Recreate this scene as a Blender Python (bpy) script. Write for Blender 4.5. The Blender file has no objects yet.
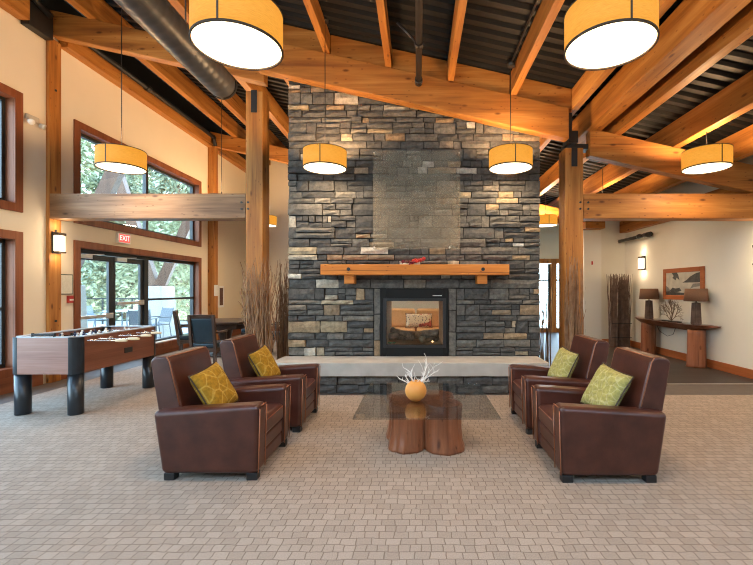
import bpy, bmesh, math, random
from mathutils import Vector, Matrix, Euler
PI = math.pi
random.seed(11)
C = bpy.context.scene.collection
SC = bpy.context.scene

# ------------------------------------------------------------------ materials
def mat(name, col=(.5, .5, .5), rough=.6, metal=0.0, spec=.5, emit=None, es=0.0, coat=0.0):
    m = bpy.data.materials.new(name); m.use_nodes = True
    b = m.node_tree.nodes['Principled BSDF']
    b.inputs['Base Color'].default_value = (*col, 1)
    b.inputs['Roughness'].default_value = rough
    b.inputs['Metallic'].default_value = metal
    b.inputs['Specular IOR Level'].default_value = spec
    b.inputs['Coat Weight'].default_value = coat
    if emit:
        b.inputs['Emission Color'].default_value = (*emit, 1)
        b.inputs['Emission Strength'].default_value = es
    return m

def nd(m, kind, **kw):
    n = m.node_tree.nodes.new(kind)
    for k, v in kw.items():
        if k in n.inputs: n.inputs[k].default_value = v
        else: setattr(n, k, v)
    return n
def lk(m, a, b): m.node_tree.links.new(a, b)
def bsdf(m): return m.node_tree.nodes['Principled BSDF']

def ramp(m, stops, interp='LINEAR'):
    r = nd(m, 'ShaderNodeValToRGB'); r.color_ramp.interpolation = interp
    el = r.color_ramp.elements
    while len(el) < len(stops): el.new(.5)
    for e, (p, c) in zip(el, stops): e.position = p; e.color = (*c, 1)
    return r

def noisy(name, c1, c2, scale=8, rough=.6, bump=0.0, bscale=None, stretch=(1, 1, 1), metal=0.0, spec=.5, coat=0.0, dist=.02):
    m = mat(name, c1, rough, metal, spec, coat=coat)
    tc = nd(m, 'ShaderNodeTexCoord'); mp = nd(m, 'ShaderNodeMapping'); mp.inputs['Scale'].default_value = stretch
    lk(m, tc.outputs['Object'], mp.inputs['Vector'])
    n = nd(m, 'ShaderNodeTexNoise', Scale=scale, Detail=5.0); lk(m, mp.outputs[0], n.inputs['Vector'])
    r = ramp(m, [(.3, c1), (.7, c2)]); lk(m, n.outputs['Fac'], r.inputs[0]); lk(m, r.outputs[0], bsdf(m).inputs['Base Color'])
    if bump:
        n2 = nd(m, 'ShaderNodeTexNoise', Scale=bscale or scale * 3, Detail=4.0); lk(m, mp.outputs[0], n2.inputs['Vector'])
        bp = nd(m, 'ShaderNodeBump', Strength=bump, Distance=dist); lk(m, n2.outputs['Fac'], bp.inputs['Height'])
        lk(m, bp.outputs[0], bsdf(m).inputs['Normal'])
    return m

def wood(name, axis, c_dark, c_mid, c_light, rough=.5, knots=True, cross=7.0, along=.5):
    """timber with grain running along one object axis, knots and drying checks"""
    m = mat(name, c_mid, rough, spec=.35)
    tc = nd(m, 'ShaderNodeTexCoord'); oi = nd(m, 'ShaderNodeObjectInfo')
    mul = nd(m, 'ShaderNodeMath', operation='MULTIPLY'); mul.inputs[1].default_value = 37.0
    lk(m, oi.outputs['Random'], mul.inputs[0])
    add = nd(m, 'ShaderNodeVectorMath', operation='ADD'); lk(m, tc.outputs['Object'], add.inputs[0]); lk(m, mul.outputs[0], add.inputs[1])
    mp = nd(m, 'ShaderNodeMapping'); s = [cross, cross, cross]; s['xyz'.index(axis)] = along
    mp.inputs['Scale'].default_value = s; lk(m, add.outputs[0], mp.inputs['Vector'])
    n = nd(m, 'ShaderNodeTexNoise', Scale=1.2, Detail=6.0, Distortion=.6); lk(m, mp.outputs[0], n.inputs['Vector'])
    r = ramp(m, [(.25, c_dark), (.5, c_mid), (.75, c_light)]); lk(m, n.outputs['Fac'], r.inputs[0])
    n2 = nd(m, 'ShaderNodeTexNoise', Scale=6.0, Detail=3.0); lk(m, mp.outputs[0], n2.inputs['Vector'])
    mx = nd(m, 'ShaderNodeMix', data_type='RGBA', blend_type='MULTIPLY'); mx.inputs[0].default_value = .45
    r2 = ramp(m, [(.35, (.72, .66, .6)), (.65, (1, 1, 1))]); lk(m, n2.outputs['Fac'], r2.inputs[0])
    lk(m, r.outputs[0], mx.inputs[6]); lk(m, r2.outputs[0], mx.inputs[7])
    out = mx.outputs[2]
    if knots:
        mp2 = nd(m, 'ShaderNodeMapping'); s2 = [6.5, 6.5, 6.5]; s2['xyz'.index(axis)] = 2.6
        mp2.inputs['Scale'].default_value = s2; lk(m, add.outputs[0], mp2.inputs['Vector'])
        v = nd(m, 'ShaderNodeTexVoronoi', Scale=1.0); lk(m, mp2.outputs[0], v.inputs['Vector'])
        rk = ramp(m, [(.06, (.20, .10, .06)), (.16, (1, 1, 1))]); lk(m, v.outputs['Distance'], rk.inputs[0])
        mk = nd(m, 'ShaderNodeMix', data_type='RGBA', blend_type='MULTIPLY'); mk.inputs[0].default_value = .8
        lk(m, out, mk.inputs[6]); lk(m, rk.outputs[0], mk.inputs[7]); out = mk.outputs[2]
        mp4 = nd(m, 'ShaderNodeMapping'); s4 = [17., 17., 17.]; s4['xyz'.index(axis)] = 7.
        mp4.inputs['Scale'].default_value = s4; lk(m, add.outputs[0], mp4.inputs['Vector'])
        v4 = nd(m, 'ShaderNodeTexVoronoi', Scale=1.0); lk(m, mp4.outputs[0], v4.inputs['Vector'])
        rk4 = ramp(m, [(.07, (.30, .18, .11)), (.15, (1, 1, 1))]); lk(m, v4.outputs['Distance'], rk4.inputs[0])
        mk4 = nd(m, 'ShaderNodeMix', data_type='RGBA', blend_type='MULTIPLY'); mk4.inputs[0].default_value = .7
        lk(m, out, mk4.inputs[6]); lk(m, rk4.outputs[0], mk4.inputs[7]); out = mk4.outputs[2]
        mp3 = nd(m, 'ShaderNodeMapping'); s3 = [26., 26., 26.]; s3['xyz'.index(axis)] = .55
        mp3.inputs['Scale'].default_value = s3; lk(m, add.outputs[0], mp3.inputs['Vector'])
        n3 = nd(m, 'ShaderNodeTexNoise', Scale=1.0, Detail=2.0); lk(m, mp3.outputs[0], n3.inputs['Vector'])
        rc = ramp(m, [(.27, (.30, .2, .13)), (.335, (1, 1, 1))]); lk(m, n3.outputs['Fac'], rc.inputs[0])
        mc = nd(m, 'ShaderNodeMix', data_type='RGBA', blend_type='MULTIPLY'); mc.inputs[0].default_value = .75
        lk(m, out, mc.inputs[6]); lk(m, rc.outputs[0], mc.inputs[7]); out = mc.outputs[2]
    lk(m, out, bsdf(m).inputs['Base Color'])
    bp = nd(m, 'ShaderNodeBump', Strength=.15, Distance=.01); lk(m, n2.outputs['Fac'], bp.inputs['Height']); lk(m, bp.outputs[0], bsdf(m).inputs['Normal'])
    return m

FIR = ((.22, .075, .016), (.42, .168, .034), (.58, .28, .075))
TX = wood('timber_x', 'x', *FIR); TY = wood('timber_y', 'y', *FIR); TZ = wood('timber_z', 'z', *FIR)
GREYFIR = ((.12, .058, .025), (.27, .15, .075), (.41, .255, .14))
TXG = wood('timber_daylit', 'x', *GREYFIR, cross=9)  # same fir, greyed in its colour for the daylight on the left tie beam
RED = ((.16, .045, .018), (.235, .075, .03), (.29, .10, .042))
RY = wood('trim_y', 'y', *RED, knots=False); RZ = wood('trim_z', 'z', *RED, knots=False); RX = wood('trim_x', 'x', *RED, knots=False)
BBR = wood('baseboard_wood', 'y', (.30, .085, .025), (.40, .12, .036), (.45, .15, .05), knots=False)
MANTEL = wood('mantel_wood', 'x', (.52, .16, .022), (.64, .22, .032), (.70, .27, .05))
CHERRY = wood('cherry_veneer', 'y', (.17, .065, .04), (.22, .085, .05), (.26, .105, .065), rough=.35, knots=False, cross=14)
CHERRYX = wood('cherry_veneer_end', 'x', (.27, .13, .10), (.33, .17, .13), (.38, .20, .155), rough=.35, knots=False, cross=14)
STUMP = wood('stump_wood', 'z', (.15, .05, .024), (.28, .10, .045), (.40, .16, .08), rough=.28, cross=9)
SLABW = wood('console_wood', 'y', (.11, .038, .02), (.17, .06, .028), (.23, .09, .04), rough=.35)
DARKW = wood('dark_table_wood', 'x', (.03, .018, .012), (.045, .026, .018), (.06, .036, .025), rough=.3, knots=False)
CHAIRW = wood('chair_wood', 'z', (.05, .03, .022), (.075, .045, .032), (.10, .06, .042), rough=.35, knots=False)
WALL = noisy('wall_paint', (.76, .67, .52), (.78, .69, .54), 3, .85, .03, 60)
WALLW = noisy('wall_paint_white', (.72, .69, .60), (.74, .71, .62), 3, .85, .03, 60)
BLACK = mat('black_metal', (.012, .012, .013), .45)
BLKPL = noisy('black_plastic', (.012, .016, .02), (.018, .022, .028), 12, .3)
ALU = mat('dark_aluminium', (.03, .034, .036), .4, .3)
CHROME = mat('chrome', (.75, .75, .75), .18, 1.0)
SATIN = mat('satin_metal', (.68, .66, .62), .35, .7)
WHITE = mat('white_plastic', (.8, .8, .78), .4)
DECKM = noisy('roof_deck', (.006, .006, .0065), (.010, .010, .010), 4, .6, metal=.0, spec=.25)
CONC = noisy('concrete_slab', (.40, .37, .32), (.50, .47, .42), 5, .75, .12, 40)
LEATHER = noisy('leather', (.046, .0125, .008), (.084, .024, .0145), 7, .35, .12, 90, spec=.5, dist=.006)
LEATHER.node_tree.nodes['Principled BSDF'].inputs['Coat Weight'].default_value = .0
PIPING = mat('leather_seam', (.30, .11, .05), .4)
TEALF = noisy('chair_vinyl', (.012, .028, .04), (.02, .04, .055), 10, .28)
SOFAF = noisy('sofa_fabric', (.60, .36, .17), (.66, .41, .20), 14, .85)
TWIG = noisy('willow_twig', (.20, .095, .045), (.37, .22, .12), 9, .75)
TWIGD = noisy('dark_twig', (.085, .052, .04), (.17, .11, .085), 9, .75)
CORAL = noisy('bleached_branch', (.78, .75, .70), (.86, .84, .80), 20, .6)
ORNG = noisy('orange_glaze', (.66, .25, .04), (.76, .35, .08), 5, .5, spec=.5)
BERRY = mat('red_berry', (.55, .025, .015), .3)
LEAFR = mat('burgundy_leaf', (.18, .012, .03), .5)
LSHADE = noisy('brown_lampshade', (.17, .085, .045), (.20, .10, .055), 60, .85)
SHADE = None

# stone with a tone per piece kept in a face attribute
STONE = mat('ledge_stone', rough=.82, spec=.3)
_a = nd(STONE, 'ShaderNodeAttribute', attribute_name='tone')
_r = ramp(STONE, [(0, (.070, .070, .070)), (.30, (.10, .098, .094)), (.55, (.14, .134, .122)), (.70, (.185, .174, .152)), (.80, (.27, .19, .115)), (.90, (.36, .29, .19)), (1, (.55, .53, .48))])
lk(STONE, _a.outputs['Fac'], _r.inputs[0])
_tc = nd(STONE, 'ShaderNodeTexCoord')
_n = nd(STONE, 'ShaderNodeTexNoise', Scale=14.0, Detail=8.0, Roughness=.7); lk(STONE, _tc.outputs['Object'], _n.inputs['Vector'])
_r2 = ramp(STONE, [(.3, (.5, .5, .5)), (.7, (1.4, 1.36, 1.3))]); lk(STONE, _n.outputs['Fac'], _r2.inputs[0])
_mx = nd(STONE, 'ShaderNodeMix', data_type='RGBA', blend_type='MULTIPLY'); _mx.inputs[0].default_value = 1
lk(STONE, _r.outputs[0], _mx.inputs[6]); lk(STONE, _r2.outputs[0], _mx.inputs[7]); lk(STONE, _mx.outputs[2], bsdf(STONE).inputs['Base Color'])
_n3 = nd(STONE, 'ShaderNodeTexNoise', Scale=22.0, Detail=6.0); lk(STONE, _tc.outputs['Object'], _n3.inputs['Vector'])
_b = nd(STONE, 'ShaderNodeBump', Strength=.6, Distance=.014); lk(STONE, _n3.outputs['Fac'], _b.inputs['Height']); lk(STONE, _b.outputs[0], bsdf(STONE).inputs['Normal'])
MORTAR = noisy('mortar', (.022, .021, .02), (.035, .033, .03), 20, .9)

# carpet: woven blocks
CARPET = mat('woven_carpet', rough=.95, spec=.1)
_tc = nd(CARPET, 'ShaderNodeTexCoord')
_bk = nd(CARPET, 'ShaderNodeTexBrick', Scale=1.0); _bk.offset = .5; _bk.squash = .72; _bk.squash_frequency = 3; _bk.offset_frequency = 2
for k, v in (('Color1', (.415, .335, .268, 1)), ('Color2', (.345, .277, .222, 1)), ('Mortar', (.22, .17, .128, 1)), ('Mortar Size', .0032), ('Mortar Smooth', .25), ('Brick Width', .085), ('Row Height', .064), ('Bias', 0.0)):
    _bk.inputs[k].default_value = v
_wn = nd(CARPET, 'ShaderNodeTexNoise', Scale=7.0, Detail=2.0); lk(CARPET, _tc.outputs['Object'], _wn.inputs['Vector'])
_ws = nd(CARPET, 'ShaderNodeVectorMath', operation='SCALE'); _ws.inputs['Scale'].default_value = .03; lk(CARPET, _wn.outputs['Color'], _ws.inputs[0])
_wa = nd(CARPET, 'ShaderNodeVectorMath', operation='ADD'); lk(CARPET, _tc.outputs['Object'], _wa.inputs[0]); lk(CARPET, _ws.outputs[0], _wa.inputs[1])
lk(CARPET, _wa.outputs[0], _bk.inputs['Vector'])
_fn = nd(CARPET, 'ShaderNodeTexNoise', Scale=160.0, Detail=2.0); lk(CARPET, _tc.outputs['Object'], _fn.inputs['Vector'])
_fr = ramp(CARPET, [(.3, (.78, .78, .78)), (.7, (1.12, 1.12, 1.12))]); lk(CARPET, _fn.outputs['Fac'], _fr.inputs[0])
_fm = nd(CARPET, 'ShaderNodeMix', data_type='RGBA', blend_type='MULTIPLY'); _fm.inputs[0].default_value = 1
lk(CARPET, _bk.outputs['Color'], _fm.inputs[6]); lk(CARPET, _fr.outputs[0], _fm.inputs[7]); lk(CARPET, _fm.outputs[2], bsdf(CARPET).inputs['Base Color'])
_inv = nd(CARPET, 'ShaderNodeMath', operation='SUBTRACT'); _inv.inputs[0].default_value = 1; lk(CARPET, _bk.outputs['Fac'], _inv.inputs[1])
_b = nd(CARPET, 'ShaderNodeBump', Strength=.5, Distance=.012); lk(CARPET, _inv.outputs[0], _b.inputs['Height']); lk(CARPET, _b.outputs[0], bsdf(CARPET).inputs['Normal'])

PLANK = mat('dark_plank_floor', rough=.45, spec=.28)
_tc = nd(PLANK, 'ShaderNodeTexCoord')
_bk = nd(PLANK, 'ShaderNodeTexBrick', Scale=1.0); _bk.offset = .37
for k, v in (('Color1', (.046, .037, .031, 1)), ('Color2', (.060, .048, .040, 1)), ('Mortar', (.02, .016, .014, 1)), ('Mortar Size', .004), ('Brick Width', 1.2), ('Row Height', .16)):
    _bk.inputs[k].default_value = v
lk(PLANK, _tc.outputs['Object'], _bk.inputs['Vector']); lk(PLANK, _bk.outputs['Color'], bsdf(PLANK).inputs['Base Color'])
BORDER = noisy('border_strip', (.10, .082, .068), (.125, .10, .083), 10, .6)

def glass(name, tint=(.93, .97, .97), gloss=.08, rough=0.0):
    m = bpy.data.materials.new(name); m.use_nodes = True; nt = m.node_tree
    nt.nodes.remove(nt.nodes['Principled BSDF']); o = nt.nodes['Material Output']
    t = nd(m, 'ShaderNodeBsdfTransparent'); t.inputs[0].default_value = (*tint, 1)
    g = nd(m, 'ShaderNodeBsdfGlossy', Roughness=rough)
    f = nd(m, 'ShaderNodeLayerWeight'); pw = nd(m, 'ShaderNodeMath', operation='POWER'); pw.inputs[1].default_value = 4.0; lk(m, f.outputs['Facing'], pw.inputs[0])
    ad = nd(m, 'ShaderNodeMath', operation='ADD'); ad.use_clamp = True; ad.inputs[1].default_value = gloss + .03; lk(m, pw.outputs[0], ad.inputs[0])
    mx = nd(m, 'ShaderNodeMixShader'); lk(m, ad.outputs[0], mx.inputs[0]); lk(m, t.outputs[0], mx.inputs[1]); lk(m, g.outputs[0], mx.inputs[2]); lk(m, mx.outputs[0], o.inputs[0])
    return m
GLASS = glass('window_glass', gloss=0.0)
TABLEGLASS = glass('table_glass', (.91, .925, .92), .03)
FIREGLASS = glass('fire_glass', (.9, .88, .84), .0)

# sheer art panel: fine woven grid on clear glass
VEIL = bpy.data.materials.new('sheer_panel'); VEIL.use_nodes = True
VEIL.node_tree.nodes['Principled BSDF'].inputs['Base Color'].default_value = (.44, .36, .24, 1)
VEIL.node_tree.nodes['Principled BSDF'].inputs['Roughness'].default_value = .5
_tc = nd(VEIL, 'ShaderNodeTexCoord')
_w1 = nd(VEIL, 'ShaderNodeTexWave', Scale=22.0, bands_direction='X'); _w2 = nd(VEIL, 'ShaderNodeTexWave', Scale=22.0, bands_direction='Z')
_nn = nd(VEIL, 'ShaderNodeTexNoise', Scale=3.0, Detail=4.0)
for w in (_w1, _w2, _nn): lk(VEIL, _tc.outputs['Object'], w.inputs['Vector'])
_mm = nd(VEIL, 'ShaderNodeMath', operation='MAXIMUM'); lk(VEIL, _w1.outputs['Fac'], _mm.inputs[0]); lk(VEIL, _w2.outputs['Fac'], _mm.inputs[1])
_mu = nd(VEIL, 'ShaderNodeMath', operation='MULTIPLY'); lk(VEIL, _mm.outputs[0], _mu.inputs[0]); lk(VEIL, _nn.outputs['Fac'], _mu.inputs[1])
_mr = nd(VEIL, 'ShaderNodeMapRange'); _mr.inputs['From Min'].default_value = .15; _mr.inputs['From Max'].default_value = .65; _mr.inputs['To Min'].default_value = .06; _mr.inputs['To Max'].default_value = .42
lk(VEIL, _mu.outputs[0], _mr.inputs[0])
_tr = nd(VEIL, 'ShaderNodeBsdfTransparent'); _ms = nd(VEIL, 'ShaderNodeMixShader')
lk(VEIL, _mr.outputs[0], _ms.inputs[0]); lk(VEIL, _tr.outputs[0], _ms.inputs[1]); lk(VEIL, bsdf(VEIL).outputs[0], _ms.inputs[2])
lk(VEIL, _ms.outputs[0], VEIL.node_tree.nodes['Material Output'].inputs[0])

def cushion_mat(name, base, line, scale):
    m = mat(name, base, .85, spec=.2)
    tc = nd(m, 'ShaderNodeTexCoord')
    v = nd(m, 'ShaderNodeTexVoronoi', feature='DISTANCE_TO_EDGE', Scale=scale); lk(m, tc.outputs['Object'], v.inputs['Vector'])
    r = ramp(m, [(.025, line), (.07, base)]); lk(m, v.outputs['Distance'], r.inputs[0])
    n = nd(m, 'ShaderNodeTexNoise', Scale=40.0); lk(m, tc.outputs['Object'], n.inputs['Vector'])
    r2 = ramp(m, [(.3, (.7, .7, .7)), (.7, (1.1, 1.1, 1.1))]); lk(m, n.outputs['Fac'], r2.inputs[0])
    mx = nd(m, 'ShaderNodeMix', data_type='RGBA', blend_type='MULTIPLY'); mx.inputs[0].default_value = 1
    lk(m, r.outputs[0], mx.inputs[6]); lk(m, r2.outputs[0], mx.inputs[7]); lk(m, mx.outputs[2], bsdf(m).inputs['Base Color'])
    return m
MUSTARD = cushion_mat('mustard_brocade', (.36, .20, .018), (.50, .32, .06), 9)
LIME = cushion_mat('lime_brocade', (.37, .33, .10), (.46, .41, .18), 17)
TRIMC = mat('cushion_piping', (.05, .03, .015), .7)
FLORAL = mat('floral_print', rough=.9)
_tc = nd(FLORAL, 'ShaderNodeTexCoord'); _v = nd(FLORAL, 'ShaderNodeTexVoronoi', Scale=24.0); lk(FLORAL, _tc.outputs['Object'], _v.inputs['Vector'])
_r = ramp(FLORAL, [(.25, (.10, .10, .13)), (.32, (.62, .55, .42))]); lk(FLORAL, _v.outputs['Distance'], _r.inputs[0])
_v2 = nd(FLORAL, 'ShaderNodeTexNoise', Scale=5.0); lk(FLORAL, _tc.outputs['Object'], _v2.inputs['Vector'])
_r2 = ramp(FLORAL, [(.58, (1, 1, 1)), (.62, (.6, .12, .15))]); lk(FLORAL, _v2.outputs['Fac'], _r2.inputs[0])
_mx = nd(FLORAL, 'ShaderNodeMix', data_type='RGBA', blend_type='MULTIPLY'); _mx.inputs[0].default_value = 1
lk(FLORAL, _r.outputs[0], _mx.inputs[6]); lk(FLORAL, _r2.outputs[0], _mx.inputs[7]); lk(FLORAL, _mx.outputs[2], bsdf(FLORAL).inputs['Base Color'])

# lit linen drum shade and its diffuser
SHADE = mat('lit_linen_shade', (.30, .13, .025), .85)
_tc = nd(SHADE, 'ShaderNodeTexCoord'); _mp = nd(SHADE, 'ShaderNodeMapping'); _mp.inputs['Scale'].default_value = (6, 6, 90)
lk(SHADE, _tc.outputs['Object'], _mp.inputs['Vector']); _n = nd(SHADE, 'ShaderNodeTexNoise', Scale=4.0, Detail=3.0); lk(SHADE, _mp.outputs[0], _n.inputs['Vector'])
_r = ramp(SHADE, [(.3, (.78, .29, .02)), (.7, (1.0, .43, .05))]); lk(SHADE, _n.outputs['Fac'], _r.inputs[0])
lk(SHADE, _r.outputs[0], bsdf(SHADE).inputs['Emission Color']); bsdf(SHADE).inputs['Emission Strength'].default_value = .74
DIFF = mat('lit_diffuser', (.9, .85, .75), .6, emit=(1, .80, .50), es=3.2)
SCONCE = mat('lit_sconce_glass', (.9, .85, .75), .5, emit=(1, .84, .58), es=2.6)
EXITM = mat('lit_exit_red', (.5, .05, .05), .5, emit=(1, .12, .10), es=.8)
EMBER = mat('ember_glow', (.9, .5, .2), .6, emit=(1, .55, .2), es=6.0)
LETW = mat('exit_letter', (.9, .8, .8), .5, emit=(1, .75, .7), es=.9)

def hair(o): pass

# ------------------------------------------------------------------ mesh builder
class MB:
    def __init__(s): s.bm = bmesh.new(); s.lay = None
    def box(s, x0, x1, y0, y1, z0, z1, M=None, mi=0, tone=None):
        vs = [s.bm.verts.new(p) for p in ((x0, y0, z0), (x1, y0, z0), (x1, y1, z0), (x0, y1, z0), (x0, y0, z1), (x1, y0, z1), (x1, y1, z1), (x0, y1, z1))]
        if M is not None:
            for v in vs: v.co = M @ v.co
        for q in ((3, 2, 1, 0), (4, 5, 6, 7), (0, 1, 5, 4), (1, 2, 6, 5), (2, 3, 7, 6), (3, 0, 4, 7)):
            f = s.bm.faces.new([vs[i] for i in q]); f.material_index = mi
            if tone is not None:
                if s.lay is None: s.lay = s.bm.faces.layers.float.new('tone')
                f[s.lay] = tone
        return vs
    def prism(s, pts, axis, a, b, mi=0):
        """polygon pts in the plane across axis, extruded from a to b"""
        def P(u, v, w): return {'x': (w, u, v), 'y': (u, w, v), 'z': (u, v, w)}[axis]
        A = [s.bm.verts.new(P(u, v, a)) for u, v in pts]; B = [s.bm.verts.new(P(u, v, b)) for u, v in pts]
        n = len(pts); fs = [s.bm.faces.new(A), s.bm.faces.new(B[::-1])]
        for i in range(n): fs.append(s.bm.faces.new((A[i], B[i], B[(i + 1) % n], A[(i + 1) % n])))
        for f in fs: f.material_index = mi
        bmesh.ops.recalc_face_normals(s.bm, faces=fs)
    def tube(s, pts, r, n=8, mi=0, cap=True):
        pts = [Vector(p) for p in pts]; rs = r if isinstance(r, (list, tuple)) else [r] * len(pts)
        rings = []; up = None
        for i, p in enumerate(pts):
            t = (pts[min(i + 1, len(pts) - 1)] - pts[max(i - 1, 0)]).normalized()
            if up is None:
                up = Vector((0, 0, 1)) if abs(t.z) < .9 else Vector((1, 0, 0))
            a = t.cross(up).normalized(); b = a.cross(t).normalized(); up = b
            rings.append([s.bm.verts.new(p + (a * math.cos(2 * PI * k / n) + b * math.sin(2 * PI * k / n)) * rs[i]) for k in range(n)])
        for A, B in zip(rings, rings[1:]):
            for k in range(n):
                f = s.bm.faces.new((A[k], B[k], B[(k + 1) % n], A[(k + 1) % n])); f.material_index = mi; f.smooth = n > 5
        if cap:
            s.bm.faces.new(rings[0]).material_index = mi; s.bm.faces.new(rings[-1][::-1]).material_index = mi
    def lathe(s, prof, n=32, c=(0, 0, 0), mi=0, smooth=True, closed=False):
        rings = []
        for r, z in prof:
            if r < 1e-5: rings.append([s.bm.verts.new((c[0], c[1], c[2] + z))])
            else: rings.append([s.bm.verts.new((c[0] + r * math.cos(2 * PI * k / n), c[1] + r * math.sin(2 * PI * k / n), c[2] + z)) for k in range(n)])
        fs = []
        for A, B in zip(rings, rings[1:] + ([rings[0]] if closed else [])):
            for k in range(n):
                k2 = (k + 1) % n
                if len(A) == 1 and len(B) == 1: continue
                if len(A) == 1: q = (A[0], B[k2], B[k])
                elif len(B) == 1: q = (A[k], A[k2], B[0])
                else: q = (A[k], A[k2], B[k2], B[k])
                f = s.bm.faces.new(q); f.material_index = mi; f.smooth = smooth; fs.append(f)
        bmesh.ops.recalc_face_normals(s.bm, faces=fs)
    def sphere(s, c, r, sub=2, scale=(1, 1, 1), mi=0):
        M = Matrix.Translation(c) @ Matrix.Diagonal((*scale, 1))
        ret = bmesh.ops.create_icosphere(s.bm, subdivisions=sub, radius=r, matrix=M)
        for v in ret['verts']:
            for f in v.link_faces: f.smooth = True; f.material_index = mi
    def build(s, name, m, parent=None, bevel=0, seg=2, smooth=False, origin=None, label=None):
        me = bpy.data.meshes.new(name)
        if origin is None and parent is None:
            xs = [v.co for v in s.bm.verts]
            origin = Vector(((min(c.x for c in xs) + max(c.x for c in xs)) / 2, (min(c.y for c in xs) + max(c.y for c in xs)) / 2, min(c.z for c in xs)))
        origin = Vector(origin) if origin is not None else Vector((0, 0, 0))
        for v in s.bm.verts: v.co -= origin
        if smooth:
            for f in s.bm.faces: f.smooth = True
        s.bm.to_mesh(me); s.bm.free()
        for mm in (m if isinstance(m, (list, tuple)) else [m]): me.materials.append(mm)
        o = bpy.data.objects.new(name, me); C.objects.link(o); o.location = origin
        if parent is not None: o.parent = parent
        if bevel:
            b = o.modifiers.new('edge', 'BEVEL'); b.width = bevel; b.segments = seg; b.limit_method = 'ANGLE'; b.angle_limit = .6
            if smooth: b.harden_normals = True
        if label: o['label'] = label
        return o

def thing(name, label, cat, loc=(0, 0, 0), rz=0, group=None):
    o = bpy.data.objects.new(name, None); C.objects.link(o); o.location = loc; o.rotation_euler = (0, 0, rz)
    o.empty_display_size = .1
    o['label'] = label; o['category'] = cat
    if group: o['group'] = group
    return o
def tag(o, label, cat, group=None, kind=None):
    o['label'] = label; o['category'] = cat
    if group: o['group'] = group
    if kind: o['kind'] = kind
    return o
def struct(o, label=None, cat=None):
    o['kind'] = 'structure'
    if label: o['label'] = label
    if cat: o['category'] = cat
    return o
def sroot(name, loc, label=None, cat=None):
    o = bpy.data.objects.new(name, None); C.objects.link(o); o.location = loc; o.empty_display_size = .1
    return struct(o, label, cat)
def kids(o): return [c for c in C.objects if c.parent == o]
def dup(root, loc, rz=None, label=None, group=None):
    r = root.copy(); C.objects.link(r); r.location = loc
    if rz is not None: r.rotation_euler = (0, 0, rz)
    if label: r['label'] = label
    if group: r['group'] = group
    for ch in kids(root):
        c = ch.copy(); C.objects.link(c); c.parent = r
        for g in kids(ch):
            d = g.copy(); C.objects.link(d); d.parent = c
    return r

# ------------------------------------------------------------------ camera
F, VX, VY, H = 415.0, 418.0, 289.0, 1.45
cam = bpy.data.cameras.new('camera'); cam.sensor_width = 36; cam.sensor_fit = 'HORIZONTAL'
cam.lens = F / 753 * 36; cam.shift_x = (376.5 - VX) / 753; cam.shift_y = (VY - 282.5) / 753
cam.clip_start = .05; cam.clip_end = 300
co = bpy.data.objects.new('camera', cam); C.objects.link(co); co.location = (0, 0, H); co.rotation_euler = (PI / 2, 0, 0)
SC.camera = co

# ------------------------------------------------------------------ shell
LX, RXW, BY, JY = -5.72, 5.40, 13.9, 10.8          # left wall, right wall, back wall, jog
def zb(x): return 5.35 - .2244 * (x + 5.6)           # underside of the sloping girders
m = MB(); m.box(-5.25, 7.5, -2, 5.68, -.05, 0); m.box(-5.25, -2.05, 5.68, BY, -.05, 0)
struct(m.build('floor', CARPET, origin=(0, 0, 0)), 'beige woven block-pattern carpet across the lounge', 'floor')
m = MB(); m.box(-5.95, -5.25, -2, BY, -.05, 0.001); m.box(-2.05, 7.5, 5.68, 6.33, -.05, 0.001)
struct(m.build('floor', BORDER, origin=(0, 0, 0)), 'dark border strip around the carpet edge', 'floor')
m = MB(); m.box(-2.05, 7.5, 6.33, BY, -.05, 0.0)
struct(m.build('floor', PLANK, origin=(0, 0, 0)), 'dark plank floor beyond the carpet', 'floor')
m = MB(); m.box(1.84, 7.5, 6.315, 6.335, -.01, .008)
struct(m.build('trim_1', SATIN), 'metal strip between carpet border and plank floor', 'trim')

# left wall with its window openings
OPEN = [(1.98, 5.985, .22, 2.27), (1.98, 5.985, 2.55, 4.27), (6.886, 10.914, 0.0, 2.265), (6.886, 10.914, 2.55, 4.27)]
m = MB()
WT = 5.615
def wl(y0, y1, z0, z1): m.box(LX - .24, LX, y0, y1, z0, z1)
wl(-.6, 1.98 + .06, 0, WT); wl(5.925, 6.946, 0, WT); wl(10.854, BY + .2, 0, WT)
for a, b in ((2.04, 5.925), (6.946, 10.854)):
    wl(a, b, 2.21, 2.61); wl(a, b, 4.21, WT)
wl(2.04, 5.925, 0, .28); wl(8.86, 10.854, 0, .28)
struct(m.build('wall_left', WALL), 'tan left wall with tall windows', 'wall')
m = MB(); m.prism([(LX, 0), (3.6, 0), (3.6, zb(3.6) + .75), (LX, zb(LX) + .75)], 'y', BY, BY + .2)
m.prism([(3.6, 2.4), (RXW + .2, 2.4), (RXW + .2, zb(RXW) + .75), (3.6, zb(3.6) + .75)], 'y', BY, BY + .2); m.box(5.2, RXW + .2, BY, BY + .2, 0, 2.4)
struct(m.build('wall_back', WALL), 'tan wall far behind the chimney', 'wall')
m = MB(); m.prism([(4.28, 0), (RXW, 0), (RXW, zb(RXW) + .75), (4.28, zb(4.28) + .75)], 'y', JY, JY + .15)
struct(m.build('wall_back_right', WALLW), 'pale wall by the white door behind right post', 'wall')
m = MB(); m.box(RXW, RXW + .2, -2, BY, 0, 3.66)
struct(m.build('wall_right', WALLW), 'pale right wall above the console table', 'wall')

m = MB(); m.prism([(LX - .24, 0), (RXW + .2, 0), (RXW + .2, zb(RXW) + .75), (LX - .24, zb(LX) + .75)], 'y', -2.2, -2)
struct(m.build('wall_front', WALL), 'tan wall behind the viewer', 'wall')
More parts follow.
